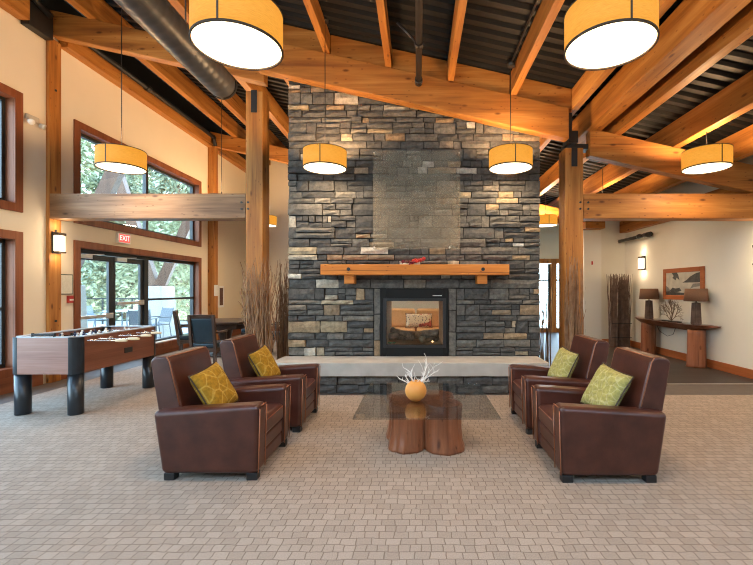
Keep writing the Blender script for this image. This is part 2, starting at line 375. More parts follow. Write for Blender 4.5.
# baseboards
m = MB(); m.box(LX, LX + .03, -.6, 6.3, 0, .22)
m.box(LX, LX + .03, 6.62, 6.89, 0, .22); m.box(LX, LX + .03, 8.9, BY, 0, .22)
struct(m.build('baseboard_left', RY, bevel=.004), 'red-brown wood baseboard under the left windows', 'baseboard')
m = MB(); m.box(RXW - .025, RXW, -2, JY, 0, .15); m.box(4.78, RXW - .025, JY - .025, JY, 0, .15)
struct(m.build('baseboard_right', BBR, bevel=.004), 'orange wood baseboard along the right wall', 'baseboard')
m = MB(); m.box(LX, 3.5, BY - .03, BY, 0, .2)
struct(m.build('baseboard_back', RX), 'wood baseboard on the back wall', 'baseboard')

# windows
def window(name, y0, y1, z0, z1, mull, label, rails=(), sill=True):
    root = sroot(name, (LX, y0, z0), label, 'window')
    w, h, c = y1 - y0, z1 - z0, .12
    f = MB(); f.box(0, .03, 0, c, 0, h); f.box(0, .03, w - c, w, 0, h); f.box(0, .03, c, w - c, h - c, h)
    if sill: f.box(0, .035, c, w - c, 0, c)
    f.build('casing', RZ, root, bevel=.004)
    j = MB(); j.box(-.2, 0, c - .02, c, c if sill else 0, h - c); j.box(-.2, 0, w - c, w - c + .02, c if sill else 0, h - c)
    j.box(-.2, 0, c, w - c, h - c, h - c + .02)
    if sill: j.box(-.2, 0, c, w - c, c - .02, c)
    j.build('reveal', RZ, root)
    a = MB(); t = .055
    zz = c if sill else 0
    ys = [c] + mull + [w - c]
    a.box(-.19, -.11, c, w - c, zz, zz + t); a.box(-.19, -.11, c, w - c, h - c - t, h - c)
    for i, yy in enumerate(ys):
        o = 0 if i == 0 else (-t if i == len(ys) - 1 else -t / 2 - .01)
        a.box(-.19, -.11, yy + o, yy + o + t + (.02 if 0 < i < len(ys) - 1 else 0), zz + t, h - c - t)
    for r in rails: a.box(-.185, -.115, c, w - c, r - .02, r + .02)
    a.build('sash', ALU, root, bevel=.003)
    g = MB(); g.box(-.154, -.146, c, w - c, zz, h - c); g.build('glass', GLASS, root)
    return root
window('window_1', *OPEN[0], [2.0], 'lower near left window with dark frame', rails=(.95,))
window('window_2', *OPEN[1], [2.0], 'upper near left window above the lower one')
window('window_3', *OPEN[3], [2.05], 'wide upper window above the glass doors')

# glass entrance: two leaves and a sidelight
y0, y1, z0, z1 = OPEN[2]
root = sroot('door_1', (LX, y0, 0), 'glass double door with sidelight under wood casing', 'door')
w, h, c = y1 - y0, z1, .12
f = MB(); f.box(0, .03, 0, c, 0, h); f.box(0, .03, w - c, w, 0, h); f.box(0, .03, c, w - c, h - c, h); f.box(0, .03, 2.05, w - c, .16, .26)
f.build('casing', RZ, root, bevel=.004)
j = MB(); j.box(-.2, 0, c - .02, c, 0, h - c); j.box(-.2, 0, w - c, w - c + .02, 0, h - c); j.box(-.2, 0, c, w - c, h - c, h - c + .02); j.box(-.2, 0, 2.05, w - c, .22, .26)
j.build('reveal', RZ, root)
a = MB(); a.box(-.2, -.09, c, w - c, h - c - .07, h - c); a.box(-.2, -.09, c, c + .05, 0, h - c - .07); a.box(-.2, -.09, 1.93, 2.06, 0, h - c - .07)
a.box(-.19, -.1, 2.06, w - c, .26, .32); a.box(-.19, -.1, w - c - .05, w - c, .32, h - c - .07); a.box(-.19, -.1, 2.06, w - c - .05, 1.20, 1.245)
a.build('door_frame', ALU, root, bevel=.003)
g = MB(); g.box(-.149, -.141, 2.06, w - c - .05, .32, h - c - .07); g.build('sidelight_glass', GLASS, root)
for a0, a1, zbz in ((c + .05, 1.04, .95), (1.045, 1.93, 1.17)):
    d = MB(); s = .085
    d.box(-.17, -.12, a0, a0 + s, 0, h - c - .08); d.box(-.17, -.12, a1 - s, a1, 0, h - c - .08); d.box(-.17, -.12, a0 + s, a1 - s, 0, .22); d.box(-.17, -.12, a0 + s, a1 - s, h - c - .08 - .1, h - c - .08)
    lf = d.build('door_leaf', ALU, root, bevel=.003)
    g = MB(); g.box(-.149, -.141, a0 + s, a1 - s, .22, h - c - .18); g.build('glass', GLASS, lf)
    p = MB(); p.box(-.115, -.06, a0 + .06, a1 - .05, zbz - .03, zbz + .03); p.box(-.12, -.05, a1 - .25, a1 - .06, zbz - .05, zbz + .05); p.build('push_bar', SATIN, lf, bevel=.008)
    k = MB(); k.box(-.115, -.06, a0 + .05, a0 + .32, h - c - .16, h - c - .09); k.tube([(-.09, a0 + .2, h - c - .09), (-.03, a0 + .55, h - c - .06)], .009, 6); k.build('door_closer', SATIN, lf, bevel=.006)

# right-hand white door on the jog wall
root = sroot('door_2', (4.30, JY - .03, 0), 'plain white door with hinges behind the right post', 'door')
d = MB(); d.box(0, .46, 0, .028, 0, 2.98); d.build('door_leaf', mat('white_door_paint', (.78, .76, .70), .5), root, bevel=.004)
for zz in (.32, 1.05, 1.42):
    d = MB(); d.box(.03, .05, -.008, 0, zz, zz + .09); d.build('hinge', SATIN, root)
d = MB(); d.box(.20, .235, -.012, 0, 2.08, 2.17); d.build('alarm_plate', mat('red_plate', (.45, .05, .04), .5), root, label='small red alarm plate')
# window far back right of the chimney
root = sroot('window_4', (3.6, BY, 0), 'bright back window seen between chimney and right post', 'window')
f = MB(); f.box(-.1, 1.7, -.04, .0, 2.3, 2.46); f.box(-.1, .1, -.04, 0, 0, 2.3); f.box(.86, 1.04, -.04, .15, 0, 2.3); f.box(1.5, 1.7, -.04, 0, 0, 2.3); f.box(.1, 1.5, -.02, .15, 0, .14)
f.build('casing', TZ, root)
g = MB(); g.box(.1, .86, .09, .10, .14, 2.3); g.box(1.04, 1.5, .09, .10, .14, 2.3); g.build('glass', GLASS, root)
g = MB(); g.box(.1, .86, .07, .12, 1.72, 1.77); g.box(1.04, 1.5, .07, .12, 1.72, 1.77); g.box(.78, .86, .07, .12, .14, 2.3); g.build('muntin', ALU, root)

# ------------------------------------------------------------------ ceiling deck and timber
m = MB()
def deck_pt(x, y, dz): return (x, y, zb(x) + .80 + dz)
ys = []; y = -1.0
while y < BY + .2:
    ys += [(y, 0), (y + .075, 0), (y + .095, .05), (y + .17, .05)]; y += .19
prev = None
for (yy, dz) in ys:
    A = m.bm.verts.new(deck_pt(LX - .6, yy, dz)); B = m.bm.verts.new(deck_pt(7.5, yy, dz))
    if prev: m.bm.faces.new((prev[0], A, B, prev[1]))
    prev = (A, B)
# solid sheathing above the ribbed sheet
m.prism([(LX - .6, zb(LX - .6) + .86), (7.5, zb(7.5) + .86), (7.5, zb(7.5) + .95), (LX - .6, zb(LX - .6) + .95)], 'y', -1, BY + .3)
struct(m.build('ceiling', DECKM), 'black corrugated metal roof deck', 'ceiling')

def beam_x(name, x0, x1, y0, y1, lo, hi, m_, label, cat='beam', group=None):
    b = MB(); b.prism([(x0, zb(x0) + lo), (x1, zb(x1) + lo), (x1, zb(x1) + hi), (x0, zb(x0) + hi)], 'y', y0, y1)
    return tag(b.build(name, m_, bevel=.01), label, cat, group)
PF = 6.37
beam_x('girder', LX + .06, -2.36, PF, PF + .16, 0, .38, TX, 'sloping timber girder over the left bay, above the foosball table')
beam_x('girder', -2.36, 2.20, 6.04, 6.215, .04, .495, TX, 'large sloping timber girder crossing in front of the stone chimney')
beam_x('girder', 2.64, RXW - .25, PF, PF + .16, 0, .42, TX, 'sloping timber girder over the right bay, above right tie beam')
for x0, x1 in ((-2.2, -1.385), (-1.285, -.49), (-.39, .425), (.525, 1.34), (1.44, 2.24)):
    pass
beam_x('girder', LX + .06, -2.1, 11.3, 11.48, 0, .38, TX, 'far sloping timber girder at back left, behind the left post')
beam_x('girder', 1.95, RXW - .01, 11.3, 11.48, 0, .42, TX, 'far sloping timber girder glimpsed right of the chimney')

# purlins
pur = [(-5.0, .13, 'first roof purlin from the left wall'), (-4.1, .13, 'second roof purlin from the left wall'), (-3.18, .13, 'third roof purlin from the left wall'), (-2.27, .13, 'roof purlin above the duct at left post'),
       (-1.33, .09, 'roof purlin over the chimney, leftmost of that bay'), (-.43, .09, 'roof purlin over the chimney, left of the vertical sprinkler pipe'), (.475, .09, 'roof purlin over the chimney, right of the sprinkler pipe'), (1.39, .10, 'roof purlin over the chimney, beside the large right drum pendant'), (2.30, .10, 'roof purlin just left of the massive ridge beam'),
       (3.07, .13, 'roof purlin close along right side of the massive ridge beam'), (3.97, .14, 'second roof purlin right of the ridge beam'), (4.86, .14, 'third roof purlin right of the ridge beam, near right wall')]
for x, w, lab in pur:
    lo = .38 if x < -2.3 else (.495 if x < 2.4 else .42)
    yend = BY if x < 4.2 else JY
    def pbeam(ya, yb, lb):
        b = MB(); b.prism([(x - w / 2, zb(x) + lo), (x + w / 2, zb(x) + lo), (x + w / 2, zb(x + w / 2) + .79), (x - w / 2, zb(x - w / 2) + .79)], 'y', ya, yb)
        return tag(b.build('purlin', TY, bevel=.006), lb, 'rafter', 'roof purlins')
    if -1.9 < x < 1.8: pbeam(.6, 6.24, lab + ', running to the girder')
    else: pbeam(.6, yend, lab + ', running front to back')
# blocking between purlins over the centre girder
xs_b = [-2.27 + .07] + [v for x in (-1.33, -.43, .475, 1.39) for v in (x - .05, x + .05)] + [2.25]
nm = ['at the left post', 'left of the sprinkler pipe', 'behind the sprinkler pipe brace', 'right of the sprinkler pipe', 'near the right post']
for i in range(5):
    x0, x1 = xs_b[2 * i], xs_b[2 * i + 1]
    b = MB(); b.prism([(x0 + .003, zb(x0) + .497), (x1 - .003, zb(x1) + .497), (x1 - .003, zb(x1) + .79), (x0 + .003, zb(x0) + .79)], 'y', 6.07, 6.2)
    tag(b.build('blocking', TX, bevel=.005), 'timber blocking between purlins on the chimney girder, ' + nm[i], 'beam', 'girder blocking')
# ridge beam in depth
b = MB(); b.box(2.58, 2.82, .6, 7.0, 3.88, 4.265); tag(b.build('ridge_beam', TY, bevel=.012), 'massive timber beam running towards the viewer above the right post', 'beam')
# wall plates
b = MB(); b.box(LX, LX + .16, -.6, 5.95, 5.30, 5.62); tag(b.build('wall_plate', TY, bevel=.008), 'timber plate along top of left wall above near window', 'beam')
b = MB(); b.box(LX, LX + .16, 6.6, 11.28, 5.30, 5.62); tag(b.build('wall_plate', TY, bevel=.008), 'timber plate along top of left wall above glass doors', 'beam')
b = MB(); b.box(LX, LX + .16, 11.5, BY, 5.30, 5.62); tag(b.build('wall_plate', TY, bevel=.008), 'timber plate along left wall in far corner', 'beam')
b = MB(); b.box(RXW - .16, RXW, 6.6, JY, 2.90, 3.2); tag(b.build('wall_plate', TY, bevel=.008), 'timber plate along top of the pale right wall', 'beam')
b = MB(); b.box(LX - .24, LX - .005, -.6, BY, 5.617, 6.12); struct(b.build('trim_2', DECKM), 'black soffit board above the left wall plate', 'trim')
# posts
def post(x0, x1, y0, y1, z1, label, group='timber posts', cat='post'):
    r = thing('timber_post', label, cat, ((x0 + x1) / 2, (y0 + y1) / 2, 0), group=group)
    a, bb = (x1 - x0) / 2, (y1 - y0) / 2
    b = MB(); b.box(-a, a, -bb, bb, 0, z1); b.build('shaft', TZ, r, bevel=.012)
    return r, a, bb
p1, a, bb = post(LX + .002, -5.66, PF, PF + .22, zb(-5.68) - .03, 'timber post on left wall beside the near windows, carrying a sconce')
for zz in (.95, 2.36, 4.55):
    k = MB(); k.tube([(a, 0, zz), (a + .012, 0, zz)], .018, 10); k.build('bolt', BLACK, p1)
p2, a, bb = post(-2.646, -2.385, PF, PF + .3, zb(-2.4) - .14, 'freestanding timber post left of the chimney, with willow twigs')
k = MB(); k.box(-.045, .045, -bb - .012, -bb, 4.16, 4.50); k.build('steel_plate', BLACK, p2)
for dx, zz in ((-.07, 2.42), (.03, 2.42), (-.07, 2.32), (.03, 2.32)):
    pass
p3, a, bb = post(2.26, 2.54, PF, PF + .3, 3.62, 'freestanding timber post right of the chimney under ridge beam')
k = MB(); k.box(-.045, .045, -bb - .012, -bb, 3.33, 3.62); k.build('steel_plate', BLACK, p3, bevel=.004)
k = MB(); k.box(-.06, .06, -bb, bb, 3.70, 3.88); k.build('steel_block', BLACK, p3)
k = MB(); k.box(-.12, .30, -.09, .1, 3.62, 3.70); k.build('bearing_plate', BLACK, p3)
k = MB(); k.box(-.155, -.105, -.34, -.08, 3.64, 4.12); k.build('girder_hanger', BLACK, p3)
for i, (pp, xx) in enumerate(((p2, -.09), (p3, .09))):
    for zz in (2.78, 2.68):
        k = MB(); k.tube([(xx, -.15, zz), (xx, -.165, zz)], .016, 10); k.build('bolt', BLACK, pp)
post(LX + .002, -5.54, 11.28, 11.5, zb(-5.6) - .005, 'far timber post on left wall beyond the glass doors')
# tie beams
def tie(x0, x1, label, m_):
    r = thing('tie_beam', label, 'beam', ((x0 + x1) / 2, PF + .1, 2.535)); L = (x1 - x0) / 2
    b = MB(); b.box(-L, L, -.09, .16, 0, .385); b.build('timber', m_, r, bevel=.012); return r, L
t1, L = tie(-5.715, -2.65, 'level timber tie beam across the left bay above the foosball table', TXG)
for zz in (.145, .245):
    k = MB(); k.tube([(L - .06, -.09, zz), (L - .06, -.105, zz)], .016, 10); k.build('bolt', BLACK, t1)
t2, L = tie(2.545, RXW + .5, 'level timber tie beam across the right bay, above the console wall', TX)
for zz in (.145, .245):
    k = MB(); k.tube([(-L + .07, -.09, zz), (-L + .07, -.105, zz)], .016, 10); k.build('bolt', BLACK, t2)
# beam stub over the white door
b = MB(); b.box(4.22, 4.72, JY - .35, JY - .04, 2.98, 3.16); tag(b.build('beam_stub', TX, bevel=.01), 'short timber beam end projecting above the white door', 'beam')
# steel at the left post head
r = thing('steel_bracket', 'black steel bracket and brace at head of left wall post', 'bracket', (-5.6, 6.05, 5.3))
k = MB(); k.box(-.1, .02, -.1, .30, -.05, .30); k.build('plate', BLACK, r, bevel=.006)
k = MB(); k.tube([(.03, .24, .28), (.12, -.45, .42)], .045, 10); k.build('brace', BLACK, r)

# ------------------------------------------------------------------ services under the roof
r = thing('air_duct', 'large round black spiral duct hanging under the left roof bay', 'duct', (-2.52, 3.3, 4.08))
m = MB()
pts = []; rs = []
for i in range(121):
    yy = -2.7 + i * (4.75 / 120); pts.append((0, yy, 0)); rs.append(.175 if i % 3 else .168)
m.tube(pts, rs, 36, cap=False); m.build('duct_body', noisy('duct_steel', (.05, .052, .055), (.07, .072, .078), 5, .42, metal=.3), r)
m = MB(); m.lathe([(.179, -.02), (.179, .02), (.16, .035), (0, .04)], 36); e = m.build('end_cap', BLACK, r); e.location = (0, 2.06, 0); e.rotation_euler = (-PI / 2, 0, 0)
for yy in (-1.5, 1.2):
    m = MB(); m.tube([(0, yy, .17), (0, yy, .95)], .008, 6); m.build('hanger_rod', BLACK, r)
r = thing('sprinkler_pipe', 'thin black sprinkler pipe running above the chimney girder', 'pipe', (.01, 5.9, 4.38))
m = MB(); m.tube([(0, -4.5, .05), (0, .02, .05)], .04, 12); m.build('pipe', BLACK, r)
m = MB(); m.tube([(0, -.02, .05), (0, .10, .05)], .055, 12); m.build('coupling', BLACK, r)
m = MB(); m.tube([(0, -.9, .05), (0, -.8, .05)], .052, 12); m.build('coupling', BLACK, r)
m = MB(); m.tube([(0, -.85, .05), (-.26, -.9, .28)], .018, 8); m.build('brace', BLACK, r)
r = thing('sprinkler_pipe', 'black pipe running along the left wall plate above the doors', 'pipe', (-5.48, 8.9, 5.52))
m = MB(); m.tube([(0, -2.25, 0), (0, 2.3, 0)], .045, 12); m.build('pipe', BLACK, r)
m = MB(); m.tube([(0, -.55, 0), (0, -.42, 0)], .062, 12); m.build('coupling', BLACK, r)
m = MB(); m.tube([(0, 2.2, .04), (0, 2.32, -.2)], .05, 12); m.build('coupling', BLACK, r)
r = thing('sprinkler_pipe', 'short black pipe high on pale wall above twig bundle', 'pipe', (5.2, 10.0, 2.70))
m = MB(); m.tube([(0, .72, -.02), (.08, -.52, 0)], .042, 12); m.build('pipe', BLACK, r)
m = MB(); m.tube([(.07, -.35, 0), (.08, -.58, 0)], .058, 12); m.build('coupling', BLACK, r)
m = MB(); m.tube([(.05, -.1, 0), (.055, -.17, 0)], .055, 12); m.build('coupling', BLACK, r)
r = thing('conduit_rod', 'thin black conduit with junction box on dark deck above right chimney pendant', 'conduit', (1.28, 5.72, zb(1.28) + .70))
m = MB(); m.tube([(0, -3.2, .04), (0, 0, .04)], .014, 8); m.build('conduit', BLACK, r)
m = MB(); m.tube([(0, -.03, -.01), (0, -.03, .08)], .05, 14); m.build('junction_box', BLACK, r)

# ------------------------------------------------------------------ drum pendants
ZL = 3.11
def pendant(x, y, label):
    top = zb(x) + .79 - ZL
    r = thing('drum_pendant', label, 'pendant lamp', (x, y, ZL), group='drum pendant lamps')
    R = .295
    m = MB(); m.lathe([(R, .012), (R, .25), (R - .006, .25), (R - .006, .012)], 48, closed=True); sh = m.build('shade', SHADE, r)
    m = MB(); m.lathe([(R + .003, 0), (R + .003, .014), (R - .008, .014), (R - .008, 0)], 48, closed=True); m.lathe([(R + .003, .247), (R + .003, .256), (R - .008, .256), (R - .008, .247)], 48, closed=True)
    m.box(-.006, .006, -R - .004, -R + .004, .01, .25); m.build('rim', mat_rim, sh)
    m = MB(); m.lathe([(0, .010), (R - .01, .010), (R - .01, .016), (0, .016)], 48, closed=False); m.build('diffuser', DIFF, r)
    m = MB(); m.tube([(0, 0, .24), (0, 0, top)], .006, 6); m.build('cable', BLACK, r)
    m = MB()
    for k in range(3):
        a = 2 * PI * k / 3 + .4; m.tube([(0, 0, .24), (R * math.cos(a), R * math.sin(a), .24)], .005, 5)
    m.tube([(0, 0, .23), (0, 0, .34)], .015, 8); m.build('spider', BLACK, r)
    boost = 2.6 if y > 10 or (y > 8 and abs(x) < 2) else .8 if y > 8 else 1
    m = MB(); m.tube([(0, 0, top - .03), (0, 0, top)], .05, 14); m.build('canopy', BLACK, r)
    l = bpy.data.lights.new('lamp_bulb', 'POINT'); l.energy = P_UP * boost; l.color = (1, .64, .33); l.shadow_soft_size = .06
    o = bpy.data.objects.new('lamp_bulb', l); C.objects.link(o); o.parent = r; o.location = (0, 0, .17)
    l = bpy.data.lights.new('lamp_glow', 'AREA'); l.shape = 'DISK'; l.size = .55; l.energy = P_DN * min(boost, 1.5); l.color = (1, .70, .42)
    o = bpy.data.objects.new('lamp_glow', l); C.objects.link(o); o.parent = r; o.location = (0, 0, .006)
    return r
mat_rim = mat('shade_rim', (.06, .035, .02), .6)
P_UP, P_DN = 84.0, 23.0
SPOTS = [(-1.24, 2.86, 'large amber drum pendant nearest the viewer, left of centre beside the duct'), (1.32, 2.86, 'large amber drum pendant nearest the viewer, below the ridge beam'),
         (-1.286, 5.74, 'amber drum pendant in front of the left half of the chimney'), (1.28, 5.74, 'amber drum pendant in front of the right half of the chimney'),
         (3.99, 5.74, 'amber drum pendant over the right bay before the right tie beam'), (-4.10, 5.74, 'amber drum pendant over the left bay before the upper window'),
         (-4.07, 8.6, 'drum pendant hidden behind the left tie beam, only cable showing'), (3.82, 8.6, 'drum pendant hidden behind the right tie beam, only cable showing'),
         (-4.02, 11.5 - .6, 'small distant drum pendant peeking out beside the left post'), (3.35, 10.9, 'distant drum pendant glimpsed between chimney and right post')]
SPOTS += [(4.0, 2.86, 'unseen drum pendant added at the near right to warm that side of the room'), (-1.28, 8.6, 'unseen drum pendant added behind the left half of the chimney to light the sofa'), (1.28, 8.6, 'unseen drum pendant added behind the right half of the chimney to light the sofa')]  # unseen pendants added for their light on the right side and the sofa
for s in SPOTS: pendant(*s)

# wall sconces
def sconce(x, y, z, rz, label):
    r = thing('wall_sconce', label, 'wall lamp', (x, y, z), rz, 'wall sconces')   # local +x points into the room
    m = MB(); m.box(0, .02, -.075, .075, 0, .34); m.build('back_plate', BLACK, r, bevel=.004)
    m = MB(); m.box(.02, .10, -.065, .065, .035, .285); m.build('glass_shade', SCONCE, r, bevel=.01)
    m = MB(); m.box(.015, .108, -.073, .073, .01, .035); m.build('bottom_bracket', mat_rim, r, bevel=.003)
    m = MB(); m.box(.015, .108, -.073, .073, .285, .325); m.build('top_bracket', mat_rim, r, bevel=.003)
    l = bpy.data.lights.new('sconce_bulb', 'POINT'); l.energy = 2.6; l.color = (1, .76, .5); l.shadow_soft_size = .04
    for zz in (.42, -.06):
        o = bpy.data.objects.new('sconce_bulb', l); C.objects.link(o); o.parent = r; o.location = (.13, 0, zz)
sconce(-5.658, PF + .11, 2.0, 0, 'lit wall sconce on left timber post above foosball table')
sconce(RXW, 9.92, 1.90, PI, 'lit wall sconce above the twig bundle, left of the picture')
sconce(RXW, 6.50, 1.82, PI, 'lit wall sconce near the right picture edge on pale wall')

# ------------------------------------------------------------------ chimney
CY = 6.25
X0, X1 = -1.955, 1.836
root = thing('stone_chimney', 'tall grey ledge-stone chimney in the middle of the lounge', 'fireplace', ((X0 + X1) / 2, CY + .6, 0))
ox, oy = (X0 + X1) / 2, CY + .6
OX0, OX1, OZ0, OZ1 = -.57, .455, .44, 1.46
m = MB(); yf, yb = CY + .05, CY + 1.25
def topz(x): return zb(x) + .78
m.prism([(X0, 0), (OX0, 0), (OX0, topz(OX0)), (X0, topz(X0))], 'y', yf, yb)
m.prism([(OX1, 0), (X1, 0), (X1, topz(X1)), (OX1, topz(OX1))], 'y', yf, yb)
m.prism([(OX0, OZ1), (OX1, OZ1), (OX1, topz(OX1)), (OX0, topz(OX0))], 'y', yf, yb)
m.prism([(OX0, 0), (OX1, 0), (OX1, OZ0), (OX0, OZ0)], 'y', yf, yb)
for v in m.bm.verts: v.co -= Vector((ox, oy, 0))
m.build('masonry_core', MORTAR, root)
# stones on the front face
m = MB(); rnd = random.Random(5)
def tone():
    u = rnd.random()
    if u < .70: return rnd.uniform(0, .5)
    if u < .85: return rnd.uniform(.5, .72)
    if u < .93: return rnd.uniform(.76, .88)
    return rnd.uniform(.9, 1.0)
def stone(x0, x1, z0, z1, t=None, yface=CY, rough=.009):
    g = .0075; dy = rnd.uniform(-.025, .025)
    if t is None: t = tone()
    y0 = yface + dy
    nx = max(1, int((x1 - x0) / .09)); 
    vs = []
    for j in (0, 1, 2):
        row = []
        for i in range(nx + 1):
            edge = (j in (0, 2)) or i in (0, nx)
            yy = y0 + (rnd.uniform(0, rough) + .012 if edge else rnd.uniform(-rough, rough * .5))
            row.append(m.bm.verts.new((x0 + g + (x1 - x0 - 2 * g) * i / nx + (rnd.uniform(-.008, .008) if 0 < i < nx else rnd.uniform(-.004, .006)), yy, z0 + g + (z1 - z0 - 2 * g) * j / 2 + rnd.uniform(-.005, .005))))
        vs.append(row)
    if m.lay is None: m.lay = m.bm.faces.layers.float.new('tone')
    fs = []
    for j in (0, 1):
        for i in range(nx): fs.append(m.bm.faces.new((vs[j][i], vs[j][i + 1], vs[j + 1][i + 1], vs[j + 1][i])))
    ring = vs[0] + [vs[1][-1]] + vs[2][::-1] + [vs[1][0]]
    bk = [m.bm.verts.new((v.co.x, yface + .06, v.co.z)) for v in ring]
    n = len(ring)
    for i in range(n): fs.append(m.bm.faces.new((ring[(i + 1) % n], ring[i], bk[i], bk[(i + 1) % n])))
    for f in fs: f[m.lay] = t
def fill(x0, x1, z0, z1):
    """one course; long stones, now and then two thin ones stacked"""
    x = x0
    while x < x1 - .02:
        L = rnd.choice((.13, .18, .22, .28, .34, .42, .5)) * rnd.uniform(.8, 1.2)
        if x1 - (x + L) < .12: L = x1 - x
        zt = min(z1, zb(x + L / 2) + .12)
        if zt > z0 + .02:
            if z1 - z0 > .125 and rnd.random() < .5:
                zm = z0 + (z1 - z0) * rnd.uniform(.4, .6)
                if L > .35 and rnd.random() < .6:
                    k = rnd.uniform(.35, .65); stone(x, x + L * k, z0, zm); stone(x + L * k, x + L, z0, zm)
                else: stone(x, x + L, z0, zm)
                if rnd.random() < .5: k = rnd.uniform(.35, .65); stone(x, x + L * k, zm, z1); stone(x + L * k, x + L, zm, z1)
                else: stone(x, x + L, zm, z1)
            else: stone(x, x + L, z0, z1)
        x += L
z = .44
while z < 5.0:
    hh = rnd.choice((.07, .085, .10, .115, .13, .165, .18))
    if z < 1.46 and z + hh > 1.40: hh = 1.46 - z
    if z < 1.60 and z >= 1.459: hh = 1.60 - z
    if z < 1.455:
        fill(X0 - .01, OX0 - .10, z, z + hh); fill(OX1 + .12, X1 + .01, z, z + hh)
    elif z < 1.59:
        stone(X0, -1.55, z, z + hh); stone(-1.55, -1.2, z, z + hh, .95); stone(-1.2, -.72, z, z + hh, .3); stone(-.72, -.22, z, z + hh, .35); stone(-.22, .12, z, z + hh, .72); stone(.12, .62, z, z + hh, .3); stone(.62, 1.1, z, z + hh, .2); stone(1.1, X1, z, z + hh, .5)
    else: fill(X0 - .01, X1 + .01, z, z + hh)
    z += hh
# upright jamb stones of the opening
stone(OX0 - .10, OX0, .44, .68, .8); stone(OX0 - .10, OX0, .68, 1.07, .6); stone(OX0 - .10, OX0, 1.07, 1.46, .55)
stone(OX1, OX1 + .12, .44, .80, .62); stone(OX1, OX1 + .12, .80, 1.12, .5); stone(OX1, OX1 + .12, 1.12, 1.46, .45)
for v in m.bm.verts: v.co -= Vector((ox, oy, 0))
bmesh.ops.recalc_face_normals(m.bm, faces=m.bm.faces[:])
m.build('stone_facing', STONE, root)
# raised hearth
m = MB(); HX0, HX1 = -2.02, 1.80
for zc0, zc1 in ((0.0, .12), (.12, .25)):
    x = HX0 + .04
    while x < HX1 - .05:
        L = rnd.uniform(.25, .6)
        if HX1 - .04 - (x + L) < .15: L = HX1 - .04 - x
        stone(x, x + L, zc0, zc1, yface=5.73, t=rnd.uniform(0, .62)); x += L
for v in m.bm.verts: v.co -= Vector((ox, oy, 0))
bmesh.ops.recalc_face_normals(m.bm, faces=m.bm.faces[:])
hb = m.build('hearth_base', STONE, root)
m = MB(); m.box(HX0 + .03 - ox, HX1 - .03 - ox, 5.78 - oy, CY + .05 - oy, 0, .25); m.build('hearth_core', MORTAR, hb)
m = MB(); m.box(HX0 - ox, HX1 - ox, 5.68 - oy, CY + .02 - oy, .252, .438); m.build('hearth_slab', CONC, root, bevel=.008, label='smooth grey concrete hearth slab')

# gas insert, open through to the far side
r = thing('fireplace_insert', 'black framed see-through gas fireplace in the stone chimney', 'fireplace insert', (-.0575, CY, .44))
def q(x): return x + .0575
m = MB(); a, b2 = OX0 + .002, OX1 - .002
ix0, ix1, iz0, iz1 = -.475, .375, .17, .83
m.box(q(a), q(ix0), -.02, .05, 0, 1.018); m.box(q(ix1), q(b2), -.02, .05, 0, 1.018); m.box(q(ix0), q(ix1), -.02, .05, 0, iz0); m.box(q(ix0), q(ix1), -.02, .05, iz1, 1.018)
fr = m.build('frame', mat('matte_black_steel', (.008, .008, .008), .65, spec=.25), r, bevel=.005)
m = MB(); m.box(q(ix0) - .045, q(ix0), -.028, -.02, iz0 - .04, iz1 + .04); m.box(q(ix1), q(ix1) + .045, -.028, -.02, iz0 - .04, iz1 + .04); m.box(q(ix0), q(ix1), -.028, -.02, iz0 - .04, iz0); m.box(q(ix0), q(ix1), -.028, -.02, iz1, iz1 + .04); m.build('glass_bezel', BLACK, fr, bevel=.003)
m = MB(); m.box(q(.22), q(.36), -.031, -.02, .905, .915); m.build('trim_bar', SATIN, fr)
m = MB(); m.box(q(ix0), q(ix1), -.008, -.004, iz0, iz1); m.build('glass', FIREGLASS, r)
m = MB(); FB = noisy('firebox_lining', (.34, .22, .13), (.44, .29, .17), 8, .7)
m.box(q(a), q(ix0) , .05, 1.24, .01, 1.0); m.box(q(ix1), q(b2), .05, 1.24, .01, 1.0); m.box(q(ix0), q(ix1), .05, 1.24, .01, iz0 - .02); m.box(q(ix0), q(ix1), .05, 1.24, iz1 + .03, 1.0); m.build('firebox', FB, r)
LOG = noisy('ceramic_log', (.10, .08, .065), (.30, .24, .18), 14, .9, .6, 40)
for (p, e, rr) in (((-.40, .32, .26), (-.02, .42, .24), .055), ((.02, .40, .27), (.38, .30, .33), .06), ((-.30, .62, .25), (.30, .55, .25), .06), ((-.36, .45, .36), (-.08, .25, .27), .045), ((.36, .5, .22), (.10, .22, .22), .05)):
    m = MB(); A, B = Vector(p), Vector(e); pts = [A.lerp(B, t / 6) + Vector((0, 0, random.uniform(-.012, .012))) for t in range(7)]
    m.tube(pts, [rr * random.uniform(.85, 1.12) for _ in pts], 10); m.build('log', LOG, r)
m = MB()
for i in range(5): m.sphere((random.uniform(-.4, -.24), random.uniform(.08, .16), .185), .02, 1, (1.6, 1, .7))
m.build('glass_rocks', mat('green_rock', (.12, .25, .14), .2), r)
m = MB(); m.sphere((.28, .12, .205), .014, 1); m.build('pilot_flame', EMBER, r)

